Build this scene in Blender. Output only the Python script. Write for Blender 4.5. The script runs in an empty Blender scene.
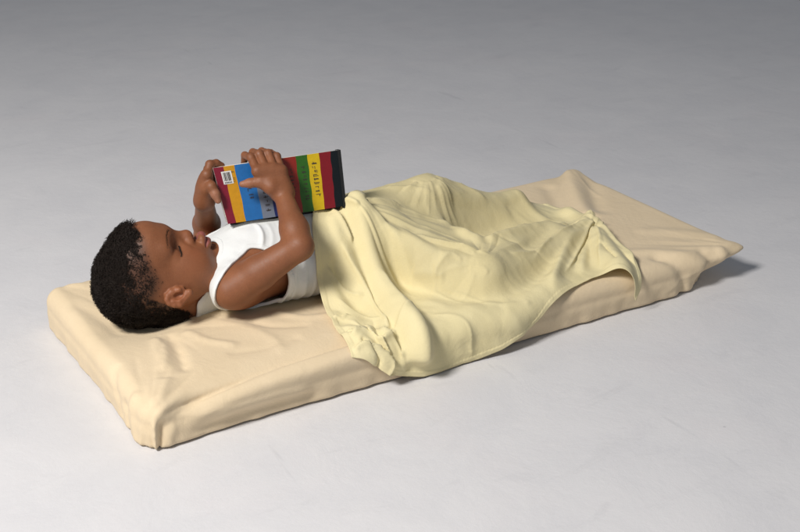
import bpy, bmesh, math, random
import numpy as np
from mathutils import Vector, Matrix

S = bpy.context.scene
COL = S.collection
rng = np.random.default_rng(7)
random.seed(7)

# ------------------------------------------------------------------ camera
cam_d = bpy.data.cameras.new('camera')
cam = bpy.data.objects.new('camera', cam_d)
COL.objects.link(cam)
cam_d.sensor_width = 36.0
cam_d.lens = 36.0 * 1250.0 / 800.0
cam_d.clip_start, cam_d.clip_end = 0.05, 200.0
CAM = Vector((-0.4954, -1.5377, 1.0000))
cam.location = CAM
cam.rotation_euler = (math.pi / 2 - 0.41707, 0.0, -0.54430)
cam_d.dof.use_dof = True
cam_d.dof.focus_distance = 2.05
cam_d.dof.aperture_fstop = 11.0
S.camera = cam

# ------------------------------------------------------------------ light
w = bpy.data.worlds.new('World')
S.world = w
w.use_nodes = True
bg = w.node_tree.nodes['Background']
bg.inputs['Color'].default_value = (0.82, 0.89, 1.0, 1)
bg.inputs['Strength'].default_value = 0.175


def area(name, loc, target, sx, sy, power, color):
    d = bpy.data.lights.new(name, 'AREA')
    d.shape = 'RECTANGLE'
    d.size, d.size_y = sx, sy
    d.energy = power
    d.color = color
    o = bpy.data.objects.new(name, d)
    COL.objects.link(o)
    o.location = loc
    o.rotation_euler = (Vector(target) - Vector(loc)).to_track_quat('-Z', 'Y').to_euler()
    return o


area('studio_softbox', (-1.75, -0.62, 2.60), (0.45, 0.2, 0.08), 0.70, 0.70, 132.0, (1.0, 0.960, 0.915))
area('studio_fill', (-0.6, -3.6, 2.4), (0.5, 0.3, 0.0), 1.8, 1.2, 9.0, (0.95, 0.97, 1.0))
S.view_settings.view_transform = 'Standard'
S.view_settings.look = 'None'
S.view_settings.exposure = 0.0
S.view_settings.gamma = 1.0


# ------------------------------------------------------------------ helpers
def link_mesh(name, verts, faces, mats, parent=None, smooth=True):
    me = bpy.data.meshes.new(name)
    if isinstance(verts, np.ndarray):
        verts = verts.tolist()
    if isinstance(faces, np.ndarray):
        faces = faces.tolist()
    me.from_pydata(verts, [], faces)
    me.update()
    if smooth:
        me.polygons.foreach_set('use_smooth', [True] * len(me.polygons))
    for m in (mats if isinstance(mats, (list, tuple)) else [mats]):
        me.materials.append(m)
    o = bpy.data.objects.new(name, me)
    COL.objects.link(o)
    if parent is not None:
        o.parent = parent
    return o


def fattr(o, name, vals):
    a = o.data.attributes.new(name, 'FLOAT', 'POINT')
    a.data.foreach_set('value', np.asarray(vals, np.float32))


def tag(o, label=None, cat=None, group=None, kind=None):
    if label:
        o['label'] = label
    if cat:
        o['category'] = cat
    if group:
        o['group'] = group
    if kind:
        o['kind'] = kind
    return o


def empty(name, loc):
    o = bpy.data.objects.new(name, None)
    o.empty_display_size = 0.05
    COL.objects.link(o)
    o.location = loc
    return o


def smooth01(x, a, b):
    t = np.clip((x - a) / (b - a), 0, 1)
    return t * t * (3 - 2 * t)


class Mat:
    """small wrapper round a Principled node tree"""

    def __init__(s, name, color=(0.5, 0.5, 0.5), rough=0.6, **kw):
        s.m = bpy.data.materials.new(name)
        s.m.use_nodes = True
        s.nt = s.m.node_tree
        s.b = s.nt.nodes['Principled BSDF']
        s.b.inputs['Base Color'].default_value = (*color, 1)
        s.b.inputs['Roughness'].default_value = rough
        for k, v in kw.items():
            s.b.inputs[k].default_value = v

    def n(s, t, **kw):
        nd = s.nt.nodes.new(t)
        for k, v in kw.items():
            if hasattr(nd, k) and k not in nd.inputs:
                setattr(nd, k, v)
            else:
                nd.inputs[k].default_value = v
        return nd

    def l(s, a, b):
        s.nt.links.new(a, b)

    def coord(s, scale=(1, 1, 1), out='Object'):
        tc = s.n('ShaderNodeTexCoord')
        mp = s.n('ShaderNodeMapping')
        mp.inputs['Scale'].default_value = scale
        s.l(tc.outputs[out], mp.inputs['Vector'])
        return mp.outputs['Vector']

    def noise(s, vec, scale, detail=4, rough=0.55, dist=0.0):
        nd = s.n('ShaderNodeTexNoise')
        nd.inputs['Scale'].default_value = scale
        nd.inputs['Detail'].default_value = detail
        nd.inputs['Roughness'].default_value = rough
        nd.inputs['Distortion'].default_value = dist
        s.l(vec, nd.inputs['Vector'])
        return nd.outputs['Fac']

    def ramp(s, fac, stops):
        nd = s.n('ShaderNodeValToRGB')
        cr = nd.color_ramp
        while len(cr.elements) < len(stops):
            cr.elements.new(0.5)
        for e, (p, c) in zip(cr.elements, stops):
            e.position = p
            e.color = (*c, 1) if len(c) == 3 else c
        s.l(fac, nd.inputs['Fac'])
        return nd.outputs['Color']

    def mix(s, fac, a, b, mode='MIX'):
        nd = s.n('ShaderNodeMix')
        nd.data_type = 'RGBA'
        nd.blend_type = mode
        for v, i in ((fac, 0), (a, 6), (b, 7)):
            if hasattr(v, 'is_linked') or isinstance(v, bpy.types.NodeSocket):
                s.l(v, nd.inputs[i])
            else:
                nd.inputs[i].default_value = v if i == 0 else (*v, 1)
        return nd.outputs[2]

    def attr(s, name):
        nd = s.n('ShaderNodeAttribute')
        nd.attribute_name = name
        return nd.outputs['Fac']

    def bump(s, h, strength, dist, prev=None):
        nd = s.n('ShaderNodeBump')
        nd.inputs['Strength'].default_value = strength
        nd.inputs['Distance'].default_value = dist
        s.l(h, nd.inputs['Height'])
        if prev is not None:
            s.l(prev, nd.inputs['Normal'])
        return nd.outputs['Normal']

    def set(s, **kw):
        for k, v in kw.items():
            s.l(v, s.b.inputs[k.replace('_', ' ')])
        return s


# ------------------------------------------------------------------ materials
def mat_floor():
    m = Mat('studio_floor_paint', rough=0.62)
    v = m.coord()
    big = m.noise(v, 1.1, 3, 0.5)
    mid = m.noise(v, 7.0, 6, 0.65, 0.4)
    fine = m.noise(v, 60.0, 5, 0.7)
    vs = m.coord((2.2, 7.0, 1.0))
    streak = m.noise(vs, 2.6, 6, 0.7, 0.6)
    c = m.ramp(big, [(0.3, (0.618, 0.612, 0.626)), (0.7, (0.675, 0.668, 0.680))])
    c = m.mix(0.30, c, m.ramp(mid, [(0.3, (0.575, 0.580, 0.610)), (0.62, (0.71, 0.705, 0.715))]))
    pk = m.noise(m.coord(), 3.2, 3, 0.6)
    c = m.mix(m.ramp(pk, [(0.55, (0, 0, 0)), (0.75, (0.20, 0.20, 0.20))]), c, (0.70, 0.645, 0.650))
    c = m.mix(m.ramp(streak, [(0.58, (0, 0, 0)), (0.76, (0.36, 0.36, 0.36))]), c, (0.50, 0.50, 0.52))
    vd = m.n('ShaderNodeTexVoronoi')
    vd.inputs['Scale'].default_value = 5.5
    m.l(v, vd.inputs['Vector'])
    spots = m.ramp(vd.outputs['Distance'], [(0.006, (1, 1, 1)), (0.016, (0, 0, 0))])
    keep = m.ramp(m.noise(v, 3.3, 2), [(0.52, (0, 0, 0)), (0.62, (0.45, 0.45, 0.45))])
    c = m.mix(m.mix(1.0, spots, keep, 'MULTIPLY'), c, (0.28, 0.28, 0.30))
    wv = m.coord((1.0, 0.16, 1.0))
    scuff = m.noise(wv, 9.0, 4, 0.6, 1.2)
    c = m.mix(m.ramp(scuff, [(0.70, (0, 0, 0)), (0.80, (0.55, 0.55, 0.55))]), c, (0.42, 0.42, 0.44))
    nrm = m.bump(mid, 0.18, 0.010)
    nrm = m.bump(fine, 0.22, 0.0025, nrm)
    m.set(Base_Color=c, Normal=nrm)
    return m.m


def mat_cloth(name, col, col2, rough=0.85, weave=900.0, sheen=0.1, thin=0.0):
    m = Mat(name, col, rough)
    m.b.inputs['Sheen Weight'].default_value = sheen
    v = m.coord()
    n1 = m.noise(v, 9.0, 4, 0.6)
    c = m.ramp(n1, [(0.3, col), (0.7, col2)])
    wx = m.n('ShaderNodeTexWave', wave_type='BANDS', bands_direction='X')
    wx.inputs['Scale'].default_value = weave
    wy = m.n('ShaderNodeTexWave', wave_type='BANDS', bands_direction='Y')
    wy.inputs['Scale'].default_value = weave
    m.l(v, wx.inputs['Vector'])
    m.l(v, wy.inputs['Vector'])
    fib = m.noise(v, 420.0, 3, 0.7)
    wr = m.noise(v, 28.0, 5, 0.62, 0.5)
    nrm = m.bump(wr, 0.25, 0.006)
    nrm = m.bump(fib, 0.16, 0.0012, nrm)
    nrm = m.bump(m.mix(1.0, wx.outputs['Color'], wy.outputs['Color'], 'MULTIPLY'), 0.08, 0.0006, nrm)
    c = m.mix(0.10, c, m.ramp(fib, [(0.3, tuple(x * 0.7 for x in col)), (0.7, tuple(min(1, x * 1.15) for x in col2))]))
    m.set(Base_Color=c, Normal=nrm)
    if thin:
        tr = m.n('ShaderNodeBsdfTranslucent')
        m.l(c, tr.inputs['Color'])
        m.l(nrm, tr.inputs['Normal'])
        mx = m.n('ShaderNodeMixShader')
        mx.inputs[0].default_value = thin
        m.l(m.b.outputs[0], mx.inputs[1])
        m.l(tr.outputs[0], mx.inputs[2])
        # leg shading put into the cloth: masked transparency greys it over the legs
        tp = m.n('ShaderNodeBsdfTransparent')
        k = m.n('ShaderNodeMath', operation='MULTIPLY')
        m.l(m.attr('leg_shade'), k.inputs[0])
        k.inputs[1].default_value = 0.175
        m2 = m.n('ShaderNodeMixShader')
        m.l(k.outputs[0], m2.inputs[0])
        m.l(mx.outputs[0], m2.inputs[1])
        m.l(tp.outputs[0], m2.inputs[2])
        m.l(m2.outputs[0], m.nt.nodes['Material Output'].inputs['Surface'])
    return m.m


def mat_skin():
    m = Mat('brown_skin', rough=0.52)
    m.b.inputs['Subsurface Weight'].default_value = 0.06
    m.b.inputs['Subsurface Radius'].default_value = (0.010, 0.004, 0.002)
    m.b.inputs['Subsurface Scale'].default_value = 0.6
    v = m.coord()
    n1 = m.noise(v, 22.0, 4, 0.6)
    n2 = m.noise(v, 380.0, 4, 0.65)
    c = m.ramp(n1, [(0.32, (0.188, 0.068, 0.028)), (0.68, (0.245, 0.091, 0.038))])
    c = m.mix(0.18, c, m.ramp(n2, [(0.3, (0.15, 0.05, 0.022)), (0.7, (0.34, 0.135, 0.062))]))
    c = m.mix(m.attr('warm'), c, (0.31, 0.100, 0.042))
    c = m.mix(m.attr('scalp'), c, (0.055, 0.022, 0.011))
    c = m.mix(m.attr('lip'), c, (0.25, 0.072, 0.065))
    c = m.mix(m.attr('lid'), c, (0.075, 0.028, 0.015))
    c = m.mix(m.attr('knuckle'), c, (0.105, 0.036, 0.016))
    c = m.mix(m.attr('palm'), c, (0.40, 0.19, 0.12))
    pore = m.noise(v, 900.0, 3, 0.6)
    nrm = m.bump(n2, 0.22, 0.0014)
    nrm = m.bump(pore, 0.12, 0.0006, nrm)
    m.b.inputs['Specular IOR Level'].default_value = 0.42
    m.set(Base_Color=c, Normal=nrm, Roughness=m.ramp(n2, [(0.25, (0.43, 0.43, 0.43)), (0.75, (0.66, 0.66, 0.66))]))
    return m.m


M_FLOOR = mat_floor()
M_SHEET = mat_cloth('peach_cream_sheet_cotton', (0.705, 0.565, 0.370), (0.740, 0.600, 0.405))
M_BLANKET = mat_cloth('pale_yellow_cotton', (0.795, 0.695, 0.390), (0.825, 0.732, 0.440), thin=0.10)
M_SKIN = mat_skin()
M_SHORTS = mat_cloth('grey_jersey', (0.20, 0.20, 0.22), (0.24, 0.24, 0.26))
M_HAIR = Mat('black_hair', (0.016, 0.010, 0.007), 0.6, **{'Specular IOR Level': 0.25}).m

# ------------------------------------------------------------------ floor
fs = 18.0
link_mesh('floor', [(-fs, -fs, 0), (fs, -fs, 0), (fs, fs, 0), (-fs, fs, 0)], [(0, 1, 2, 3)], M_FLOOR, smooth=False)['kind'] = 'structure'

# ------------------------------------------------------------------ mattress sheet map
L, W, H = 1.20, 0.50, 0.075
RC = 0.027                                   # rounding radius of the top edge


def prof(d):
    """cross-section of the edge: outward distance and drop for arc length d"""
    q = RC * math.pi / 2
    a = np.where(d < q, RC * np.sin(np.clip(d, 0, q) / RC), RC)
    b = np.where(d < q, RC * (1 - np.cos(np.clip(d, 0, q) / RC)), RC + (d - q))
    nx = np.where(d < q, np.sin(np.clip(d, 0, q) / RC), 1.0)
    nz = np.where(d < q, np.cos(np.clip(d, 0, q) / RC), 0.0)
    e = H - RC - 0.004                       # straight drop, then tucked under
    over = np.maximum(d - q - e, 0)
    b = np.where(d > q + e, RC + e + 0.006 * np.tanh(over / 0.02), b)
    a = np.where(d > q + e, RC - over * 0.9, a)
    return a, b, nx, nz


def wrap(U, V, hgt):
    """unrolled sheet coordinates (U along, V across) -> points on the mattress, lifted by hgt"""
    cu = np.clip(U, RC, L - RC)
    cv = np.clip(V, RC, W - RC)
    du, dv = U - cu, V - cv
    d = np.sqrt(du * du + dv * dv)
    dd = np.maximum(d, 1e-9)
    a, b, nx, nz = prof(d)
    ux, uy = du / dd, dv / dd
    P = np.stack([cu + ux * a, cv + uy * a, H - b], -1)
    N = np.stack([ux * nx, uy * nx, np.where(d > 1e-9, nz, 1.0)], -1)
    return P + N * hgt[..., None], N


def stroke(U, V, pts, amp, wl, wr=None, sharp=2.0, t0=0.15, t1=0.15):
    """ridge (amp > 0) or furrow along a polyline; wl and wr are the widths of its two flanks"""
    wr = wr or wl
    pts = np.asarray(pts, float)
    # Catmull-Rom resample
    if len(pts) > 2:
        ext = np.vstack([2 * pts[0] - pts[1], pts, 2 * pts[-1] - pts[-2]])
        out = []
        for i in range(1, len(ext) - 2):
            p0, p1, p2, p3 = ext[i - 1:i + 3]
            for t in np.linspace(0, 1, 7)[:-1]:
                out.append(0.5 * (2 * p1 + (p2 - p0) * t + (2 * p0 - 5 * p1 + 4 * p2 - p3) * t * t + (3 * p1 - p0 - 3 * p2 + p3) * t ** 3))
        out.append(pts[-1])
        pts = np.array(out)
    seg = np.linalg.norm(np.diff(pts, axis=0), axis=1)
    cum = np.r_[0, np.cumsum(seg)]
    tot = cum[-1]
    best = np.full(U.shape, 9.0)
    side = np.zeros(U.shape)
    par = np.zeros(U.shape)
    for i in range(len(pts) - 1):
        a = pts[i]
        d = pts[i + 1] - a
        L2 = max(d @ d, 1e-12)
        t = np.clip(((U - a[0]) * d[0] + (V - a[1]) * d[1]) / L2, 0, 1)
        ex, ey = U - a[0] - t * d[0], V - a[1] - t * d[1]
        q = np.sqrt(ex * ex + ey * ey)
        m = q < best
        best = np.where(m, q, best)
        side = np.where(m, np.sign(d[0] * ey - d[1] * ex), side)
        par = np.where(m, (cum[i] + t * seg[i]) / tot, par)
    wd = np.where(side > 0, wl, wr)
    env = smooth01(par, -1e-6, t0) * smooth01(1 - par, -1e-6, t1) if (t0 or t1) else 1.0
    if t0 == 0:
        env = smooth01(1 - par, -1e-6, t1)
    if t1 == 0:
        env = smooth01(par, -1e-6, t0) if t0 else 1.0
    return amp * env * np.exp(-(best / wd) ** sharp)


def vnoise(U, V, s, seed):
    """smooth value noise"""
    r = np.random.default_rng(seed)
    g = r.random((64, 64)) * 2 - 1
    x, y = U * s + 100.3, V * s + 100.7
    xi, yi = np.floor(x).astype(int), np.floor(y).astype(int)
    fx, fy = x - xi, y - yi
    fx, fy = fx * fx * (3 - 2 * fx), fy * fy * (3 - 2 * fy)
    G = lambda i, j: g[i % 64, j % 64]
    return (G(xi, yi) * (1 - fx) + G(xi + 1, yi) * fx) * (1 - fy) + (G(xi, yi + 1) * (1 - fx) + G(xi + 1, yi + 1) * fx) * fy


def grid_faces(nu, nv):
    i = np.arange(nu * nv).reshape(nu, nv)
    return np.stack([i[:-1, :-1], i[1:, :-1], i[1:, 1:], i[:-1, 1:]], -1).reshape(-1, 4)


# ------------------------------------------------------------------ cloth relaxation (position based)
def relax_cloth(P0, grow, steps, iters, goal, bend, collide, grav=0.00002, bend_span=(3, 6), seed=1, stiff_edge=0.0):
    """let an authored sheet settle as inextensible cloth: it keeps near its goal shape, buckles into real folds"""
    na, nb = P0.shape[:2]
    X = P0.copy()
    V = np.zeros_like(X)
    G = P0
    gk = np.asarray(goal, float)
    gk = np.broadcast_to(gk, (na, nb))[..., None]
    r = np.random.default_rng(seed)
    cons = []

    def add(di, dj, k, g, one_sided=False):
        I, J = np.meshgrid(np.arange(na), np.arange(nb), indexing='ij')
        ok = (I + di >= 0) & (I + di < na) & (J + dj >= 0) & (J + dj < nb)
        span = max(abs(di), abs(dj))
        par = ((I // span) % 2) if di else ((J // span) % 2)
        for p in (0, 1):
            m = ok & (par == p)
            a = (I[m] * nb + J[m])
            b = ((I[m] + di) * nb + J[m] + dj)
            P = P0.reshape(-1, 3)
            cons.append((a, b, np.linalg.norm(P[a] - P[b], axis=1) * g, k, one_sided))
    g = 1.0 + grow
    for s_ in bend_span:
        add(s_, 0, bend, g * 0.995, True)
        add(0, s_, bend, g * 0.995, True)
    add(1, 1, 0.5, g)
    add(1, -1, 0.5, g)
    add(1, 0, 0.95, g)
    add(0, 1, 0.95, g)
    X += r.normal(0, 0.0004, X.shape)
    for st in range(steps):
        Y = X + V * 0.90
        Y[..., 2] -= grav
        F = Y.reshape(-1, 3)
        for it in range(iters):
            for a, b, L0, k, one in cons:
                d = F[a] - F[b]
                l_ = np.sqrt((d * d).sum(1))
                c = l_ - L0
                if one:
                    c = np.minimum(c, 0)        # only pushes: resists sharp bending
                c = (0.5 * k * c / np.maximum(l_, 1e-9))[:, None] * d
                F[a] -= c
                F[b] += c
            Y = F.reshape(na, nb, 3)
            Y += (G - Y) * gk
            F = Y.reshape(-1, 3)
        collide(F)
        Y = F.reshape(na, nb, 3)
        V = np.clip(Y - X, -0.002, 0.002)
        X = Y
    return X


def keep_off_mattress(F, gap):
    """push points out of the rounded mattress block and off the floor"""
    c = np.array([L / 2, W / 2, (H - 0.05) / 2])
    hb = np.array([L / 2, W / 2, (H + 0.05) / 2])
    r = RC
    q = np.abs(F - c) - (hb - r)
    qm = np.maximum(q, 0)
    ln = np.sqrt((qm * qm).sum(1))
    d = ln + np.minimum(q.max(1), 0) - r
    m = d < gap
    if m.any():
        qq, l2 = qm[m], ln[m]
        n = np.where(l2[:, None] > 1e-9, qq / np.maximum(l2, 1e-9)[:, None], 0)
        n[l2 <= 1e-9] = (0, 0, 1)
        F[m] += n * np.sign(F[m] - c) * (gap - d[m])[:, None]
    F[:, 2] = np.maximum(F[:, 2], 0.004)


def keep_off_field(F, field, gap):
    d = field.sample(F)
    m = d < gap
    if m.any():
        F[m] += field.grad(F[m]) * (gap - d[m])[:, None]


def upsample(P, k):
    for ax in (0, 1):
        n = P.shape[ax]
        q = np.linspace(0, n - 1, (n - 1) * k + 1)
        i = np.clip(q.astype(int), 0, n - 2)
        f = (q - i).reshape([-1 if a_ == ax else 1 for a_ in range(P.ndim)])
        g = lambda d: np.take(P, np.clip(i + d, 0, n - 1), axis=ax)
        p0, p1, p2, p3 = g(-1), g(0), g(1), g(2)
        P = 0.5 * (2 * p1 + (p2 - p0) * f + (2 * p0 - 5 * p1 + 4 * p2 - p3) * f * f + (3 * p1 - p0 - 3 * p2 + p3) * f ** 3)
    return P


def grid_normals(P):
    N = np.cross(np.gradient(P, axis=0), np.gradient(P, axis=1))
    return N / np.maximum(np.linalg.norm(N, axis=2, keepdims=True), 1e-9)


def radial_creases(U, V, c, a0, a1, n, length, amp, r, start=0.012):
    """fine pulled creases that run out from a point where the cloth is held"""
    h = np.zeros(U.shape)
    for i in range(n):
        a = math.radians(a0 + (a1 - a0) * (i + r.random()) / n)
        l_ = length[0] + (length[1] - length[0]) * r.random() ** 1.5
        s_ = start * (0.6 + 0.9 * r.random())
        b = r.normal(0, 0.12)
        p = [(c[0] + math.cos(a + b * t) * (s_ + l_ * t), c[1] + math.sin(a + b * t) * (s_ + l_ * t)) for t in (0, 0.33, 0.66, 1)]
        w0 = 0.0026 + 0.003 * r.random()
        k = amp[0] + (amp[1] - amp[0]) * r.random()
        h += stroke(U, V, p, k * (1 if r.random() < 0.7 else -1), w0, w0 * (1.2 + r.random()), 1.15, 0.12, 0.5)
    return h


def build_mattress():
    sk = 0.125
    nu, nv = 200, 112
    U, V = np.meshgrid(np.linspace(-sk, L + sk, nu), np.linspace(-sk, W + sk, nv), indexing='ij')
    h = 0.0009 * vnoise(U, V, 7, 1)
    # the hollow the child lies in
    h -= 0.014 * np.exp(-(((U - 0.10) / 0.075) ** 2 + ((V - 0.285) / 0.075) ** 2))
    h -= 0.010 * np.exp(-(((U - 0.40) / 0.20) ** 2 + ((V - 0.29) / 0.09) ** 2))
    for a in MATTRESS_STROKES:
        h += stroke(U, V, *a[:-1], **a[-1]) if isinstance(a[-1], dict) else stroke(U, V, *a)
    # gathered lower edge: puckers that fade out towards the top
    cu, cv = np.clip(U, RC, L - RC), np.clip(V, RC, W - RC)
    d = np.hypot(U - cu, V - cv)
    low = smooth01(d, 0.045, 0.10)
    per = np.where(np.abs(V - cv) > np.abs(U - cu), U, V)
    h += low * (0.0024 * vnoise(per, per * 0 + 3, 22, 4) + 0.0030 * vnoise(per, d * 0.6, 48, 5))
    P, N = wrap(U, V, h)
    x, y, z = P[..., 0], P[..., 1], P[..., 2]
    # near foot-end corner: foam cut away below, a pulled ear of cloth above
    cx, cy = L + 0.0, 0.0
    k = np.exp(-(((x - cx) / 0.085) ** 2 + ((y - cy) / 0.085) ** 2))
    lowz = smooth01(H - z, 0.012, 0.06)
    x = x - 0.052 * k * lowz
    y = y + 0.040 * k * lowz
    ear = np.exp(-(((x - cx) / 0.024) ** 2 + ((y - cy) / 0.024) ** 2)) * (1 - smooth01(H - z, 0.016, 0.034))
    x = x + 0.028 * ear
    y = y - 0.004 * ear
    z = z + 0.002 * ear
    P = np.stack([x, y, z], -1)
    g = 0.02 + 0.10 * smooth01(d, 0.06, 0.09)
    hold = lambda F: np.maximum(F[:, 2], 0.003, out=F[:, 2])
    P = relax_cloth(P, 0.004, 50, 6, g, 0.30, hold, grav=0.0)
    P, U, V = upsample(P, 2), upsample(U[..., None], 2)[..., 0], upsample(V[..., None], 2)[..., 0]
    N = grid_normals(P)
    h = np.zeros(U.shape)
    r = np.random.default_rng(12)
    for c, a0, a1, n in (((0.005, -0.01), -10, 80, 13), ((L - 0.02, 0.0), 110, 200, 13), ((L - 0.03, W), 200, 260, 7), ((0.02, W), -80, -10, 6)):
        h += radial_creases(U, V, c, a0, a1, n, (0.06, 0.24), (0.0008, 0.0022), r)
    h += radial_creases(U, V, (0.12, 0.25), 235, 330, 9, (0.05, 0.16), (0.0008, 0.0018), r, 0.03)
    h += 0.0005 * (0.5 - np.abs(vnoise(U * 0.8 + V * 0.6, V * 0.8 - U * 0.6, 15, 61)))
    P = P + N * h[..., None]
    o = link_mesh('mattress', P.reshape(-1, 3), grid_faces(*U.shape), M_SHEET)
    return o


MATTRESS_STROKES = [
    # tension folds along the front edge at the head end
    ([(0.03, -0.020), (0.12, 0.010), (0.24, 0.028), (0.36, 0.036), (0.47, 0.046)], -0.0105, 0.022, 0.009, 1.5),
    ([(0.05, -0.030), (0.16, -0.008), (0.30, 0.000), (0.44, 0.010)], 0.0065, 0.010, 0.018, 1.5),
    ([(0.06, -0.048), (0.16, -0.044), (0.30, -0.046)], -0.0060, 0.010, 0.010, 1.5),
    ([(0.10, -0.030), (0.20, -0.026), (0.28, -0.030)], 0.0035, 0.007, 0.009, 1.5),
    ([(0.02, -0.020), (0.040, 0.025), (0.065, 0.075)], 0.0040, 0.010, 0.014, 1.5),
    ([(-0.025, -0.075), (0.002, -0.025), (0.018, 0.006)], 0.0080, 0.005, 0.008, 1.5, 0.1, 0.3),
    ([(-0.010, -0.085), (0.018, -0.035), (0.028, 0.000)], -0.0060, 0.006, 0.007, 1.5, 0.1, 0.3),
    ([(0.030, -0.090), (0.036, -0.045), (0.050, -0.015)], 0.0045, 0.006, 0.009, 1.5, 0.1, 0.3),
    # radiating from under the head and the shoulder
    ([(0.125, 0.225), (0.118, 0.16), (0.095, 0.07)], -0.0055, 0.008, 0.012, 1.5),
    ([(0.107, 0.222), (0.095, 0.16), (0.070, 0.09)], 0.0048, 0.008, 0.010, 1.5),
    ([(0.150, 0.215), (0.165, 0.160), (0.205, 0.11)], 0.0036, 0.008, 0.010, 1.5),
    ([(0.25, 0.20), (0.28, 0.15), (0.34, 0.12)], -0.0034, 0.010, 0.008, 1.5),
    ([(0.30, 0.21), (0.34, 0.15), (0.41, 0.13)], 0.0034, 0.010, 0.008, 1.5),
    ([(0.20, 0.23), (0.24, 0.17), (0.26, 0.10), (0.25, 0.05)], 0.0028, 0.012, 0.018, 1.5),
    ([(0.17, 0.10), (0.24, 0.085), (0.31, 0.095)], -0.0022, 0.010, 0.012, 1.5),
    ([(0.02, 0.42), (0.05, 0.33), (0.06, 0.25)], -0.0025, 0.014, 0.014),
    # ridges across the foot end
    ([(1.03, 0.255), (1.09, 0.37), (1.16, 0.475), (1.20, 0.54)], 0.010, 0.018, 0.024, 2.0, 0.05, 0.0),
    ([(1.06, 0.26), (1.12, 0.35), (1.19, 0.45)], -0.005, 0.016, 0.020),
    ([(0.98, 0.28), (1.03, 0.36), (1.08, 0.46)], -0.005, 0.018, 0.018),
    ([(0.93, 0.10), (1.02, 0.06), (1.10, -0.02), (1.12, -0.08)], 0.0045, 0.016, 0.014),
    ([(1.00, 0.05), (1.05, -0.02), (1.06, -0.09)], -0.0060, 0.014, 0.012),
    ([(1.14, 0.02), (1.16, -0.03), (1.15, -0.09)], 0.0060, 0.010, 0.012),
    ([(1.10, 0.03), (1.12, -0.02), (1.10, -0.08)], -0.0045, 0.012, 0.010),
    ([(1.06, 0.16), (1.14, 0.10), (1.19, 0.03)], 0.0030, 0.018, 0.018),
    # head end side
    ([(-0.06, 0.10), (-0.02, 0.12), (0.02, 0.16)], -0.0030, 0.010, 0.010),
    ([(-0.08, 0.03), (-0.03, 0.05), (0.02, 0.06)], 0.0040, 0.008, 0.010),
    ([(-0.09, 0.055), (-0.05, 0.075), (-0.01, 0.085)], -0.0040, 0.007, 0.008),
]
mattress = build_mattress()
tag(mattress, 'thin foam mattress in a peach cream fitted sheet lying on the white studio floor', 'mattress')

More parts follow.
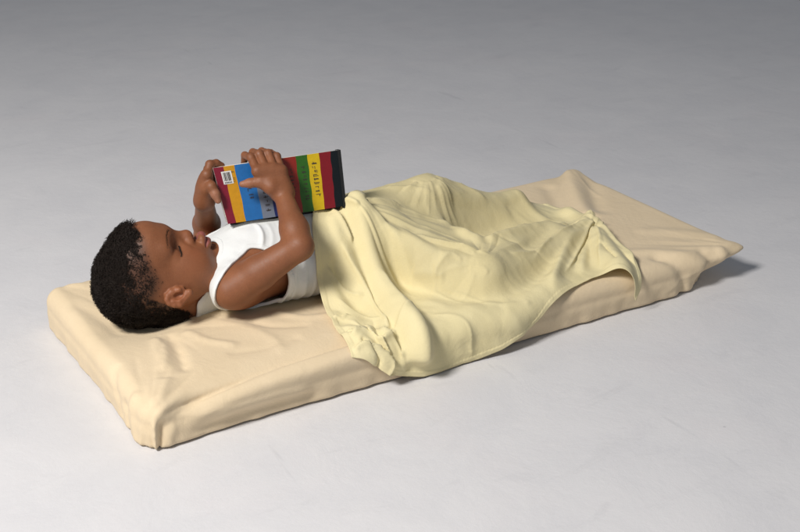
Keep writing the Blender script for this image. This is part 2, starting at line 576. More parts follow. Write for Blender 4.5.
# ------------------------------------------------------------------ implicit-surface toolkit
class Field:
    def __init__(s, xs, ys, zs, far=0.06):
        s.ax = [np.asarray(a, np.float32) for a in (xs, ys, zs)]
        s.D = np.full([len(a) for a in s.ax], far, np.float32)

    def sl(s, lo, hi):
        r = []
        for a, l, h in zip(s.ax, lo, hi):
            r.append(slice(max(0, int(np.searchsorted(a, l)) - 1), min(len(a), int(np.searchsorted(a, h)) + 1)))
        return tuple(r)

    def pts(s, sl):
        return np.meshgrid(s.ax[0][sl[0]], s.ax[1][sl[1]], s.ax[2][sl[2]], indexing='ij', sparse=True)

    def apply(s, lo, hi, fn, k=0.01, op='u', pad=0.03):
        sl = s.sl(np.asarray(lo) - pad - k, np.asarray(hi) + pad + k)
        if any(q.stop <= q.start for q in sl):
            return
        X, Y, Z = s.pts(sl)
        d = fn(X, Y, Z).astype(np.float32)
        A = s.D[sl]
        if op == 'u':
            hh = np.maximum(k - np.abs(A - d), 0) / k
            s.D[sl] = np.minimum(A, d) - hh * hh * k * 0.25
        elif op == 's':                      # smooth subtraction
            hh = np.maximum(k - np.abs(A + d), 0) / k
            s.D[sl] = np.maximum(A, -d) + hh * hh * k * 0.25
        else:
            s.D[sl] = A + d                  # displacement

    def ball(s, c, r, k=0.01, op='u'):
        c = np.asarray(c, float)
        s.apply(c - r, c + r, lambda X, Y, Z: np.sqrt((X - c[0]) ** 2 + (Y - c[1]) ** 2 + (Z - c[2]) ** 2) - r, k, op)

    def ell(s, c, r, k=0.01, op='u', R=None, fr=None):
        """ellipsoid; R columns are its axes"""
        c = np.asarray(c, float)
        r = np.asarray(r, float)
        if fr is not None:
            c = fr.w(c)
            R = fr.A if R is None else fr.A @ R
        R = np.eye(3) if R is None else np.asarray(R, float)
        e = np.sqrt(((R * r) ** 2).sum(1))

        def fn(X, Y, Z):
            x, y, z = X - c[0], Y - c[1], Z - c[2]
            k0 = k1 = 0
            for i in range(3):
                q = x * R[0, i] + y * R[1, i] + z * R[2, i]
                k0 = k0 + (q / r[i]) ** 2
                k1 = k1 + (q / r[i] ** 2) ** 2
            k0 = np.sqrt(k0)
            return k0 * (k0 - 1) / np.maximum(np.sqrt(k1), 1e-6)
        s.apply(c - e, c + e, fn, k, op)

    def cone(s, a, b, ra, rb, k=0.01, op='u', fr=None):
        a, b = np.asarray(a, float), np.asarray(b, float)
        if fr is not None:
            a, b = fr.w(a), fr.w(b)
        d = b - a
        L2 = max(d @ d, 1e-12)

        def fn(X, Y, Z):
            x, y, z = X - a[0], Y - a[1], Z - a[2]
            t = np.clip((x * d[0] + y * d[1] + z * d[2]) / L2, 0, 1)
            return np.sqrt((x - t * d[0]) ** 2 + (y - t * d[1]) ** 2 + (z - t * d[2]) ** 2) - (ra + (rb - ra) * t)
        m = max(ra, rb)
        s.apply(np.minimum(a, b) - m, np.maximum(a, b) + m, fn, k, op)

    def chain(s, pts, rad, k=0.006, op='u', fr=None):
        for i in range(len(pts) - 1):
            s.cone(pts[i], pts[i + 1], rad[i], rad[i + 1], k, op, fr)

    def sample(s, P):
        idx, f = [], []
        for q in range(3):
            a = s.ax[q]
            i = np.clip(np.searchsorted(a, P[:, q]) - 1, 0, len(a) - 2)
            idx.append(i)
            f.append(((P[:, q] - a[i]) / (a[i + 1] - a[i])).astype(np.float32))
        v = 0
        for dx in (0, 1):
            for dy in (0, 1):
                for dz in (0, 1):
                    wgt = (f[0] if dx else 1 - f[0]) * (f[1] if dy else 1 - f[1]) * (f[2] if dz else 1 - f[2])
                    v = v + wgt * s.D[idx[0] + dx, idx[1] + dy, idx[2] + dz]
        return v

    def grad(s, P, e=0.0012):
        g = []
        for q in range(3):
            o = np.zeros(3)
            o[q] = e
            g.append(s.sample(P + o) - s.sample(P - o))
        g = np.stack(g, 1)
        return g / np.maximum(np.linalg.norm(g, axis=1, keepdims=True), 1e-9)

    def mesh(s, project=2):
        D = s.D
        I = D < 0
        cnt = np.zeros([n - 1 for n in D.shape], np.int8)
        for dx in (0, 1):
            for dy in (0, 1):
                for dz in (0, 1):
                    cnt += I[dx:D.shape[0] - 1 + dx, dy:D.shape[1] - 1 + dy, dz:D.shape[2] - 1 + dz]
        ci, cj, ck = np.nonzero((cnt > 0) & (cnt < 8))
        vid = np.full(cnt.shape, -1, np.int32)
        vid[ci, cj, ck] = np.arange(len(ci))
        c = {}
        for dx in (0, 1):
            for dy in (0, 1):
                for dz in (0, 1):
                    c[dx, dy, dz] = D[ci + dx, cj + dy, ck + dz]
        acc = np.zeros((len(ci), 3))
        n = np.zeros(len(ci))
        for (A, B) in c.keys().__iter__() and [(A, B) for A in c for B in c if A < B and sum(abs(p - q) for p, q in zip(A, B)) == 1]:
            va, vb = c[A], c[B]
            m = (va < 0) != (vb < 0)
            t = np.where(m, va / np.where(m, va - vb, 1), 0)
            for q in range(3):
                acc[:, q] += np.where(m, A[q] + (B[q] - A[q]) * t, 0)
            n += m
        acc /= n[:, None]
        P = np.stack([s.ax[q][i] + (s.ax[q][i + 1] - s.ax[q][i]) * acc[:, q] for q, i in enumerate((ci, cj, ck))], 1).astype(np.float64)
        F = []
        for q in range(3):
            a, b = [(1, 2), (2, 0), (0, 1)][q]
            sl0 = [slice(None)] * 3
            sl1 = [slice(None)] * 3
            sl0[q], sl1[q] = slice(0, -1), slice(1, None)
            e0, e1 = I[tuple(sl0)], I[tuple(sl1)]
            E = np.stack(np.nonzero(e0 != e1), 1)
            E = E[(E[:, a] > 0) & (E[:, b] > 0) & (E[:, a] < D.shape[a] - 1) & (E[:, b] < D.shape[b] - 1)]
            st = e0[tuple(E.T)]
            cc = []
            for oa, ob in ((-1, -1), (0, -1), (0, 0), (-1, 0)):
                Q = E.copy()
                Q[:, a] += oa
                Q[:, b] += ob
                cc.append(vid[tuple(Q.T)])
            f = np.stack(cc, 1)
            f[~st] = f[~st][:, ::-1]
            F.append(f)
        F = np.vstack(F)
        for _ in range(project):
            P -= s.sample(P)[:, None] * s.grad(P) * 0.8
        return P, F


class Frame:
    def __init__(s, o, A):
        s.o, s.A = np.asarray(o, float), np.asarray(A, float)

    def w(s, p):
        return s.o + s.A @ np.asarray(p, float)

    def loc(s, P):
        return (P - s.o) @ s.A


def axis(segs):
    out = [np.array([segs[0][0]])]
    for a, b, st in segs:
        n = max(1, int(round((b - a) / st)))
        out.append(np.linspace(a, b, n + 1)[1:])
    return np.concatenate(out)


# head frame: columns are right ear, face, crown
_F = np.array([0.479, 0.056, 0.876]); _F /= np.linalg.norm(_F)
_R = np.array([-0.074, -0.992, 0.104]); _R -= _F * (_R @ _F); _R /= np.linalg.norm(_R)
_U = np.cross(_R, _F)
HEAD = Frame((0.1323, 0.2881, 0.1398), np.stack([_R, _F, _U], 1))


def rotx(a):
    c, s_ = math.cos(a), math.sin(a)
    return np.array([[1, 0, 0], [0, c, -s_], [0, s_, c]])


def rotz(a):
    c, s_ = math.cos(a), math.sin(a)
    return np.array([[c, -s_, 0], [s_, c, 0], [0, 0, 1]])


def add_torso(f):
    f.cone((0.262, 0.235, 0.122), (0.262, 0.345, 0.115), 0.044, 0.042, 0.02)
    f.ell((0.325, 0.290, 0.133), (0.098, 0.086, 0.067), 0.03)
    f.ell((0.430, 0.290, 0.133), (0.105, 0.085, 0.067), 0.03)
    f.ell((0.530, 0.290, 0.128), (0.085, 0.088, 0.062), 0.03)


# joints
SR, ER, WR = np.array([0.234, 0.203, 0.129]), np.array([0.336, 0.152, 0.204]), np.array([0.355, 0.248, 0.2635])
SL, EL, WL = np.array([0.256, 0.370, 0.112]), np.array([0.296, 0.448, 0.132]), np.array([0.2485, 0.337, 0.236])


def add_upper_arms(f, whole=True):
    for a, b in ((SR, ER), (SL, EL)):
        m = a + (b - a) * 0.40
        f.cone(a, m, 0.0312, 0.0288, 0.026)
        if whole:
            f.cone(m, b, 0.0288, 0.0222, 0.007)


def add_forearms(f):
    for a, b in ((ER, WR), (EL, WL)):
        m = a + (b - a) * 0.30
        f.cone(a, m, 0.0222, 0.0220, 0.010)
        f.cone(m, b, 0.0220, 0.0148, 0.015)


NECK = ((0, -0.044, -0.035), (0.250, 0.292, 0.096), 0.032, 0.035)


# right hand: knuckles, middle joints over the book's top edge, tips behind it
RH = dict(
    i=[(0.3165, 0.266, 0.3020), (0.3195, 0.2945, 0.3170), (0.3215, 0.3235, 0.3125), (0.3225, 0.3320, 0.2930)],
    m=[(0.3325, 0.265, 0.3050), (0.3355, 0.2920, 0.3215), (0.3372, 0.3215, 0.3160), (0.3380, 0.3310, 0.2935)],
    r=[(0.3480, 0.262, 0.3045), (0.3520, 0.2880, 0.3210), (0.3535, 0.3175, 0.3165), (0.3540, 0.3275, 0.2950)],
    l=[(0.3620, 0.257, 0.2990), (0.3660, 0.2820, 0.3155), (0.3675, 0.3090, 0.3140), (0.3680, 0.3205, 0.2960)],
    t=[(0.3345, 0.250, 0.2760), (0.3180, 0.2600, 0.2835), (0.3020, 0.2690, 0.2825), (0.2895, 0.2745, 0.2810)])
LH = dict(
    i=[(0.2490, 0.318, 0.2930), (0.2600, 0.3270, 0.3090), (0.2740, 0.3290, 0.3090), (0.2850, 0.3290, 0.3020)],
    m=[(0.2470, 0.326, 0.2840), (0.2610, 0.3390, 0.2960), (0.2770, 0.3400, 0.2960), (0.2890, 0.3390, 0.2900)],
    r=[(0.2460, 0.332, 0.2730), (0.2600, 0.3470, 0.2820), (0.2760, 0.3470, 0.2820), (0.2880, 0.3450, 0.2770)],
    l=[(0.2460, 0.337, 0.2620), (0.2590, 0.3510, 0.2680), (0.2720, 0.3510, 0.2690), (0.2820, 0.3490, 0.2660)],
    t=[(0.2480, 0.318, 0.2660), (0.2500, 0.3020, 0.2740), (0.2535, 0.2930, 0.2610), (0.2560, 0.2880, 0.2490)])


# children's hands: drawn in round their own centres
for k_ in RH:
    RH[k_] = [(0.3395 + (p[0] - 0.3395) * 0.90, p[1], p[2]) for p in RH[k_]]
for k_ in LH:
    LH[k_] = [tuple(np.array([0.262, 0.325, 0.285]) + (np.array(p) - np.array([0.262, 0.325, 0.285])) * 0.88) for p in LH[k_]]
WL = np.array([0.262, 0.325, 0.285]) + (WL - np.array([0.262, 0.325, 0.285])) * 0.9


def add_hand(f, Hn, wrist, rs=1.0):
    A = {k: np.array(v) for k, v in Hn.items()}
    palm_r = 0.0105 * rs
    for k_, wgt in (('i', 0.30), ('m', 0.1), ('r', -0.1), ('l', -0.28)):
        base = wrist + (A['i'][0] - A['l'][0]) * wgt * 0.55
        f.cone(base, A[k_][0], 0.0140 * rs, 0.0094 * rs, 0.010)
    f.cone(A['i'][0], A['l'][0], 0.0092 * rs, 0.0086 * rs, 0.008)
    for k_, r in (('i', 0.0082), ('m', 0.0084), ('r', 0.0082), ('l', 0.0074)):
        r *= rs
        f.chain(A[k_], [r * 1.05, r * 0.96, r * 0.88, r * 0.74], 0.0022)
        f.ball(A[k_][1], r * 1.02, 0.003)
    t = A['t']
    f.cone(wrist, t[0], 0.0150 * rs, 0.0130 * rs, 0.012)
    f.chain(t, [0.0130 * rs, 0.0092 * rs, 0.0082 * rs, 0.0062 * rs], 0.006)


HIP_R, KN_R, AN_R, TO_R = (0.545, 0.245, 0.122), (0.662, 0.094, 0.094), (0.815, 0.180, 0.094), (0.880, 0.175, 0.096)
HIP_L, KN_L, AN_L, TO_L = (0.545, 0.335, 0.128), (0.700, 0.345, 0.150), (0.855, 0.345, 0.098), (0.915, 0.350, 0.102)


def add_legs(f):
    f.cone(HIP_R, KN_R, 0.052, 0.034, 0.03)
    f.cone(KN_R, AN_R, 0.033, 0.022, 0.015)
    f.cone(AN_R, TO_R, 0.022, 0.017, 0.012)
    f.cone(HIP_L, KN_L, 0.054, 0.038, 0.03)
    f.cone(KN_L, AN_L, 0.036, 0.024, 0.015)
    f.cone(AN_L, TO_L, 0.022, 0.017, 0.012)


def add_head(f):
    fr = HEAD
    e = lambda c, r, k=0.01, op='u', R=None: f.ell(c, r, k, op, R, fr)

    def pair(c, r, k=0.01, op='u', R=None):
        e(c, r, k, op, R)
        Rm = None
        if R is not None:
            Mx = np.diag([-1, 1, 1])
            Rm = Mx @ R @ Mx
        e((-c[0], c[1], c[2]), r, k, op, Rm)

    def pcone(a, b, ra, rb, k, op='u'):
        f.cone(a, b, ra, rb, k, op, fr)
        f.cone((-a[0], a[1], a[2]), (-b[0], b[1], b[2]), ra, rb, k, op, fr)
    # skull and face masses
    e((0, -0.008, 0.020), (0.0595, 0.074, 0.074), 0.01)
    e((0, 0.039, 0.034), (0.051, 0.051, 0.046), 0.03)
    e((0, 0.020, -0.030), (0.052, 0.056, 0.052), 0.03)
    pair((0.033, 0.044, -0.036), (0.024, 0.027, 0.030), 0.022)       # cheeks
    pair((0.031, 0.032, -0.052), (0.023, 0.040, 0.0235), 0.02)       # jowl and jaw line back to the ear
    e((0, 0.045, -0.066), (0.032, 0.030, 0.021), 0.02)               # jaw
    e((0, 0.0665, -0.0785), (0.0150, 0.0130, 0.0120), 0.012)         # chin
    e((0, 0.066, -0.052), (0.025, 0.021, 0.019), 0.016)              # muzzle
    # brow and orbit
    pcone((0.008, 0.078, 0.014), (0.040, 0.060, 0.017), 0.009, 0.008, 0.018)
    pair((0.0360, 0.0765, -0.0045), (0.0140, 0.0130, 0.0090), 0.014, 's', rotz(-0.55))
    pair((0.0345, 0.0480, -0.0040), (0.0165, 0.0165, 0.0130), 0.004)  # eyeball under the lid
    pcone((0.0240, 0.0655, -0.0110), (0.0440, 0.0545, -0.0115), 0.0032, 0.0026, 0.003)   # lower lid roll
    # nose
    f.cone((0, 0.0765, 0.000), (0, 0.0865, -0.0225), 0.0068, 0.0082, 0.014, 'u', fr)
    e((0, 0.0855, -0.0265), (0.0108, 0.0088, 0.0088), 0.008)
    pair((0.0125, 0.0770, -0.0305), (0.0084, 0.0088, 0.0070), 0.006)
    pair((0.0066, 0.0815, -0.0372), (0.0030, 0.0036, 0.0022), 0.003, 's')
    # lips
    pcone((0, 0.0945, -0.0495), (0.0100, 0.0905, -0.0492), 0.0064, 0.0058, 0.005)
    pcone((0.0100, 0.0905, -0.0492), (0.0200, 0.0775, -0.0550), 0.0058, 0.0022, 0.004)
    pcone((0, 0.0880, -0.0624), (0.0100, 0.0858, -0.0616), 0.0068, 0.0060, 0.005)
    pcone((0.0100, 0.0858, -0.0616), (0.0195, 0.0768, -0.0568), 0.0060, 0.0022, 0.004)
    pcone((0, 0.0985, -0.0565), (0.0120, 0.0935, -0.0560), 0.0010, 0.0010, 0.003, 's')
    pcone((0.0120, 0.0935, -0.0560), (0.0215, 0.0790, -0.0560), 0.0010, 0.0010, 0.003, 's')
    e((0, 0.0845, -0.0712), (0.016, 0.0050, 0.0032), 0.006, 's')     # fold under the lip
    f.cone((0, 0.0880, -0.0385), (0, 0.0950, -0.0430), 0.0016, 0.0018, 0.004, 's', fr)   # philtrum
    # ears
    for sx in (1, -1):
        c = np.array([0.0560 * sx, -0.0045, -0.0250])
        n = 9
        P, Rr = [], []
        for i in range(n):
            t = math.radians(-35 + i * 245 / (n - 1))
            # t = 0 front-up ... round the back to the lobe
            fx, uy = 0.0125 * math.cos(t), 0.0190 * math.sin(t)
            fy2 = fx * math.cos(0.60) - uy * math.sin(0.60)
            uy2 = fx * math.sin(0.60) + uy * math.cos(0.60)
            out = 0.0080 + 0.0040 * (-math.cos(t))
            P.append(c + np.array([sx * out, fy2, uy2]))
            Rr.append(0.0036 if i < 7 else 0.0040)
        P[-1] = c + np.array([sx * 0.0095, 0.0100, -0.0165])
        f.chain(P, Rr, 0.003, 'u', fr)
        e(c + np.array([sx * 0.0050, -0.001, 0.0]), (0.0050, 0.0130, 0.0185), 0.005, 'u', rotx(0.60) @ rotz(-0.25 * sx))
        f.chain([c + np.array([sx * 0.0110, -0.0090, 0.0065]), c + np.array([sx * 0.0125, -0.0055, -0.0035]), c + np.array([sx * 0.0105, 0.0065, -0.0085])],
                [0.0028, 0.0030, 0.0026], 0.003, 'u', fr)
        e(c + np.array([sx * 0.0118, 0.0035, 0.0005]), (0.0060, 0.0050, 0.0085), 0.003, 's', rotx(0.6))
        f.ball(fr.w(c + np.array([sx * 0.0098, 0.0135, -0.0150])), 0.0056, 0.005)
        f.ball(fr.w(c + np.array([sx * 0.0090, 0.0120, 0.0030])), 0.0036, 0.004)
    # neck
    f.cone(HEAD.w(NECK[0]), NECK[1], NECK[2], NECK[3], 0.010)


def build_body():
    f = Field(axis([(0.020, 0.26, 0.0014), (0.26, 0.40, 0.002), (0.40, 0.92, 0.004)]),
              axis([(0.05, 0.09, 0.004), (0.09, 0.21, 0.002), (0.21, 0.372, 0.0015), (0.372, 0.49, 0.003)]),
              axis([(0.055, 0.26, 0.0015), (0.26, 0.335, 0.0016)]))
    add_torso(f)
    add_legs(f)
    add_upper_arms(f)
    add_forearms(f)
    add_hand(f, RH, WR, 0.87)
    add_hand(f, LH, WL, 0.88)
    add_head(f)
    return f


body_field = build_body()
bP, bF = body_field.mesh()
person = link_mesh('person', bP, bF, M_SKIN)
tag(person, 'small child lying on their back in a white tank top holding up an open book', 'person')

loc = HEAD.loc(bP)
r_, f_, u_ = loc[:, 0], loc[:, 1], loc[:, 2]
ar = np.abs(r_)
inhead = (bP[:, 0] < 0.27) & (u_ > -0.11) & (ar < 0.09)


def g3(a, b, c, sa, sb, sc):
    return np.exp(-(((ar - a) / sa) ** 2 + ((f_ - b) / sb) ** 2 + ((u_ - c) / sc) ** 2))


lip = np.zeros(len(bP))
ml = np.clip(ar / 0.0200, 0, 1)
mid_u = -0.0545 - 0.0005 * ml
up = -0.0420 - 0.0115 * ml ** 1.4
lo = -0.0682 + 0.0100 * ml ** 1.8
lip = inhead * (f_ > 0.062) * smooth01(u_, lo - 0.0006, lo + 0.0012) * smooth01(-u_, -up - 0.0006, -up + 0.0010) * (ar < 0.0205) * (f_ < 0.105)
fattr(person, 'lip', lip * 0.85)
# hairline: front at the top of the forehead, round the temple, over and behind the ear
HLF, HLU = [-0.10, -0.032, -0.022, 0.010, 0.034, 0.052, 0.068, 0.080, 0.10], [-0.085, -0.078, 0.004, 0.008, 0.034, 0.048, 0.058, 0.072, 0.075]
hl = np.interp(f_, HLF, HLU)
scalp = inhead * smooth01(u_ - hl, -0.010, 0.016)
scalp *= 1 - ((ar > 0.0585) & (f_ > -0.03) & (f_ < 0.020) & (u_ < 0.004) & (u_ > -0.055))
fattr(person, 'scalp', scalp * 0.88)
lid = inhead * g3(0.0345, 0.0630, -0.0090, 0.0110, 0.010, 0.0012)
fattr(person, 'lid', np.clip(lid, 0, 0.7))
fattr(person, 'warm', inhead * np.clip(0.55 * g3(0.040, 0.055, -0.034, 0.02, 0.03, 0.02) + 0.5 * g3(0.0, 0.09, -0.028, 0.012, 0.02, 0.012) + 0.5 * g3(0.067, -0.005, -0.025, 0.010, 0.02, 0.025), 0, 1))


def seg_dist(P, a, b):
    a, b = np.array(a), np.array(b)
    d = b - a
    t = np.clip(((P - a) @ d) / (d @ d), 0, 1)
    return np.linalg.norm(P - a - t[:, None] * d, axis=1)


pal = 0.55 * smooth01(-seg_dist(bP, LH['t'][2], LH['t'][3]), -0.013, -0.007) + 0.35 * smooth01(-seg_dist(bP, RH['t'][2], RH['t'][3]), -0.012, -0.006)
fattr(person, 'palm', pal)
kn = np.zeros(len(bP))
for Hn in (RH, LH):
    for k_ in 'imrl':
        for q in (0, 1):
            kn = np.maximum(kn, np.exp(-(np.linalg.norm(bP - np.array(Hn[k_][q]), axis=1) / 0.011) ** 2))
kn = np.maximum(kn, 0.9 * np.exp(-(np.linalg.norm(bP - (ER + np.array([0.012, -0.012, -0.008])), axis=1) / 0.022) ** 2))
fattr(person, 'knuckle', kn * 0.45)

# ------------------------------------------------------------------ tank top
def mat_tank():
    m = Mat('white_ribbed_cotton', (0.73, 0.75, 0.745), 0.85)
    m.b.inputs['Sheen Weight'].default_value = 0.1
    v = m.coord()
    wv = m.n('ShaderNodeTexWave', wave_type='BANDS', bands_direction='Y')
    wv.inputs['Scale'].default_value = 130.0
    wv.inputs['Distortion'].default_value = 0.6
    m.l(v, wv.inputs['Vector'])
    fib = m.noise(v, 500.0, 3, 0.7)
    wr = m.noise(v, 40.0, 4, 0.6)
    n = m.bump(wr, 0.25, 0.004)
    n = m.bump(wv.outputs['Color'], 0.10, 0.0008, n)
    n = m.bump(fib, 0.15, 0.001, n)
    c = m.mix(0.06, (0.73, 0.75, 0.745), m.ramp(fib, [(0.3, (0.6, 0.62, 0.62)), (0.7, (0.80, 0.81, 0.81))]))
    m.set(Base_Color=c, Normal=n)
    return m.m


M_TANK = mat_tank()


def shirt_field():
    f = Field(axis([(0.186, 0.50, 0.0013)]), axis([(0.185, 0.395, 0.0013)]), axis([(0.060, 0.215, 0.0013)]))
    add_torso(f)
    add_upper_arms(f, False)
    f.ell((0.385, 0.290, 0.112), (0.120, 0.094, 0.044), 0.03)
    f.cone(HEAD.w(NECK[0]), NECK[1], NECK[2], NECK[3], 0.010)
    # folds
    X, Y, Z = np.meshgrid(*f.ax, indexing='ij')
    th = np.arctan2(Z - 0.125, -(Y - 0.29)) * 0.08
    h = 0.0010 * vnoise(X, th, 30, 21) + 0.0008 * vnoise(X, th, 70, 22)
    for a in SHIRT_STROKES:
        h += stroke(X, th, *a)
    f.D -= h.astype(np.float32)
    return f


SHIRT_STROKES = [
    # curved pulls from the armpit over the chest
    ([(0.300, 0.055), (0.315, 0.085), (0.318, 0.125)], 0.0035, 0.0040, 0.0040, 2.0, 0.2, 0.3),
    ([(0.315, 0.050), (0.332, 0.080), (0.336, 0.120)], 0.0011, 0.0032, 0.0040, 2.0, 0.2, 0.3),
    ([(0.330, 0.048), (0.350, 0.075), (0.356, 0.118)], 0.0011, 0.0032, 0.0040, 2.0, 0.2, 0.3),
    ([(0.345, 0.045), (0.368, 0.072), (0.378, 0.120)], 0.0011, 0.0032, 0.0040, 2.0, 0.2, 0.3),
    ([(0.362, 0.040), (0.392, 0.070), (0.402, 0.120)], 0.0011, 0.0032, 0.0040, 2.0, 0.2, 0.3),
    # pleats down the side below the arm
    ([(0.340, -0.055), (0.345, -0.010), (0.352, 0.030)], 0.0020, 0.0040, 0.0040),
    ([(0.358, -0.058), (0.364, -0.012), (0.372, 0.032)], 0.0020, 0.0042, 0.0045),
    ([(0.376, -0.060), (0.384, -0.014), (0.394, 0.034)], 0.0020, 0.0042, 0.0042),
    ([(0.392, -0.060), (0.402, -0.014), (0.414, 0.036)], 0.0020, 0.0045, 0.0045),
    ([(0.410, -0.060), (0.420, -0.014), (0.434, 0.036)], 0.0020, 0.0050, 0.0045),
    ([(0.325, -0.050), (0.328, -0.015), (0.333, 0.020)], 0.0030, 0.0040, 0.0040),
]


NECK_CUT = ((0.150, 0.283, 0.108), (0.226, 0.289, 0.152), 0.051, 0.036)


def cut_shirt(f, k):
    """arm holes, neck hole and the open space beyond the shoulder straps, as one negative shape"""
    X, Y, Z = np.meshgrid(*f.ax, indexing='ij', sparse=True)
    for c, r, p, n in (((0.262, 0.165, 0.130), (0.078, 0.094, 0.088), (0.2372, 0.2205, 0.119), (0.52, -0.84, -0.17)),
                       ((0.296, 0.412, 0.135), (0.066, 0.084, 0.080), (0.262, 0.352, 0.12), (0.30, 0.95, 0.0))):
        g = Field(*f.ax)
        g.ell(c, r, k)
        pl = (X - p[0]) * n[0] + (Y - p[1]) * n[1] + (Z - p[2]) * n[2]
        f.D = np.minimum(f.D, smax(g.D, -pl, 0.006)).astype(np.float32)
    f.cone(*NECK_CUT, k)
    for a, b in ((SR, ER), (SL, EL)):
        f.cone(a + (b - a) * 0.30, a + (b - a) * 0.62, 0.0330, 0.0300, k)
    f.D = -smax(-f.D, -(X - 0.1900 + 0 * Y + 0 * Z), 0.004).astype(np.float32)


def smax(a, b, k):
    h = np.maximum(k - np.abs(a - b), 0) / k
    return np.maximum(a, b) + h * h * k * 0.25


def relax_quads(P, F, n):
    """even out a quad mesh without shrinking it"""
    e = np.vstack([F[:, [0, 1]], F[:, [1, 2]], F[:, [2, 3]], F[:, [3, 0]]])
    c = np.maximum(np.bincount(e[:, 0], minlength=len(P)), 1)[:, None]
    for it in range(n):
        for lam in (0.5, -0.52):
            acc = np.stack([np.bincount(e[:, 0], P[e[:, 1], q], minlength=len(P)) for q in range(3)], 1)
            P = P + lam * (acc / c - P)
    return P


sf = shirt_field()
base = sf.D.copy()
cutf = Field(*sf.ax, far=0.06)
cut_shirt(cutf, 0.003)
hem_x = (sf.ax[0] - 0.485)[:, None, None]
sf.D = smax(smax(base - 0.0036, -(base - 0.0002), 0.0012), smax(-cutf.D, hem_x + 0 * base, 0.001), 0.0014).astype(np.float32)
sP, sF = sf.mesh(1)
sP = relax_quads(sP, sF, 9)
tank = link_mesh('tank_top', sP, sF, M_TANK, person)
# bound edges: the same shell a little thicker, kept only near the cut lines
bd = smax(base - 0.0046, -(base + 0.0002), 0.0012)
bd = smax(bd, cutf.D - 0.0085, 0.0012)
sf.D = smax(smax(bd, -(cutf.D + 0.0006), 0.0012), hem_x + 0.02 + 0 * base, 0.001).astype(np.float32)
zP, zF = sf.mesh(1)
zP = relax_quads(zP, zF, 9)


def islands(P, F):
    """the connected pieces of a quad mesh, largest first"""
    lab = np.arange(len(P))
    e = np.vstack([F[:, [0, 1]], F[:, [1, 2]], F[:, [2, 3]], F[:, [3, 0]]])
    while True:
        m = np.minimum(lab[e[:, 0]], lab[e[:, 1]])
        new = lab.copy()
        np.minimum.at(new, e[:, 0], m)
        np.minimum.at(new, e[:, 1], m)
        new = new[new]
        if (new == lab).all():
            break
        lab = new
    ids, cnt = np.unique(lab, return_counts=True)
    for i in ids[np.argsort(-cnt)]:
        keep = lab == i
        idx = np.cumsum(keep) - 1
        yield P[keep], idx[F[keep[F[:, 0]]]]


for q, (iP, iF) in enumerate(islands(zP, zF)):
    if len(iP) > 1500:
        link_mesh('binding', iP, iF, M_TANK, tank)

# white shorts under the blanket
uf = Field(axis([(0.44, 0.66, 0.004)]), axis([(0.06, 0.43, 0.004)]), axis([(0.05, 0.22, 0.004)]))
add_torso(uf)
add_legs(uf)
ux = uf.ax[0][:, None, None] + 0 * uf.D
uf.D = smax(smax(uf.D - 0.0045, -(uf.D + 0.002), 0.002), smax(0.475 - ux, ux - 0.625, 0.002), 0.002).astype(np.float32)
uP, uF = uf.mesh(1)
link_mesh('shorts', uP, uF, M_SHORTS, person)

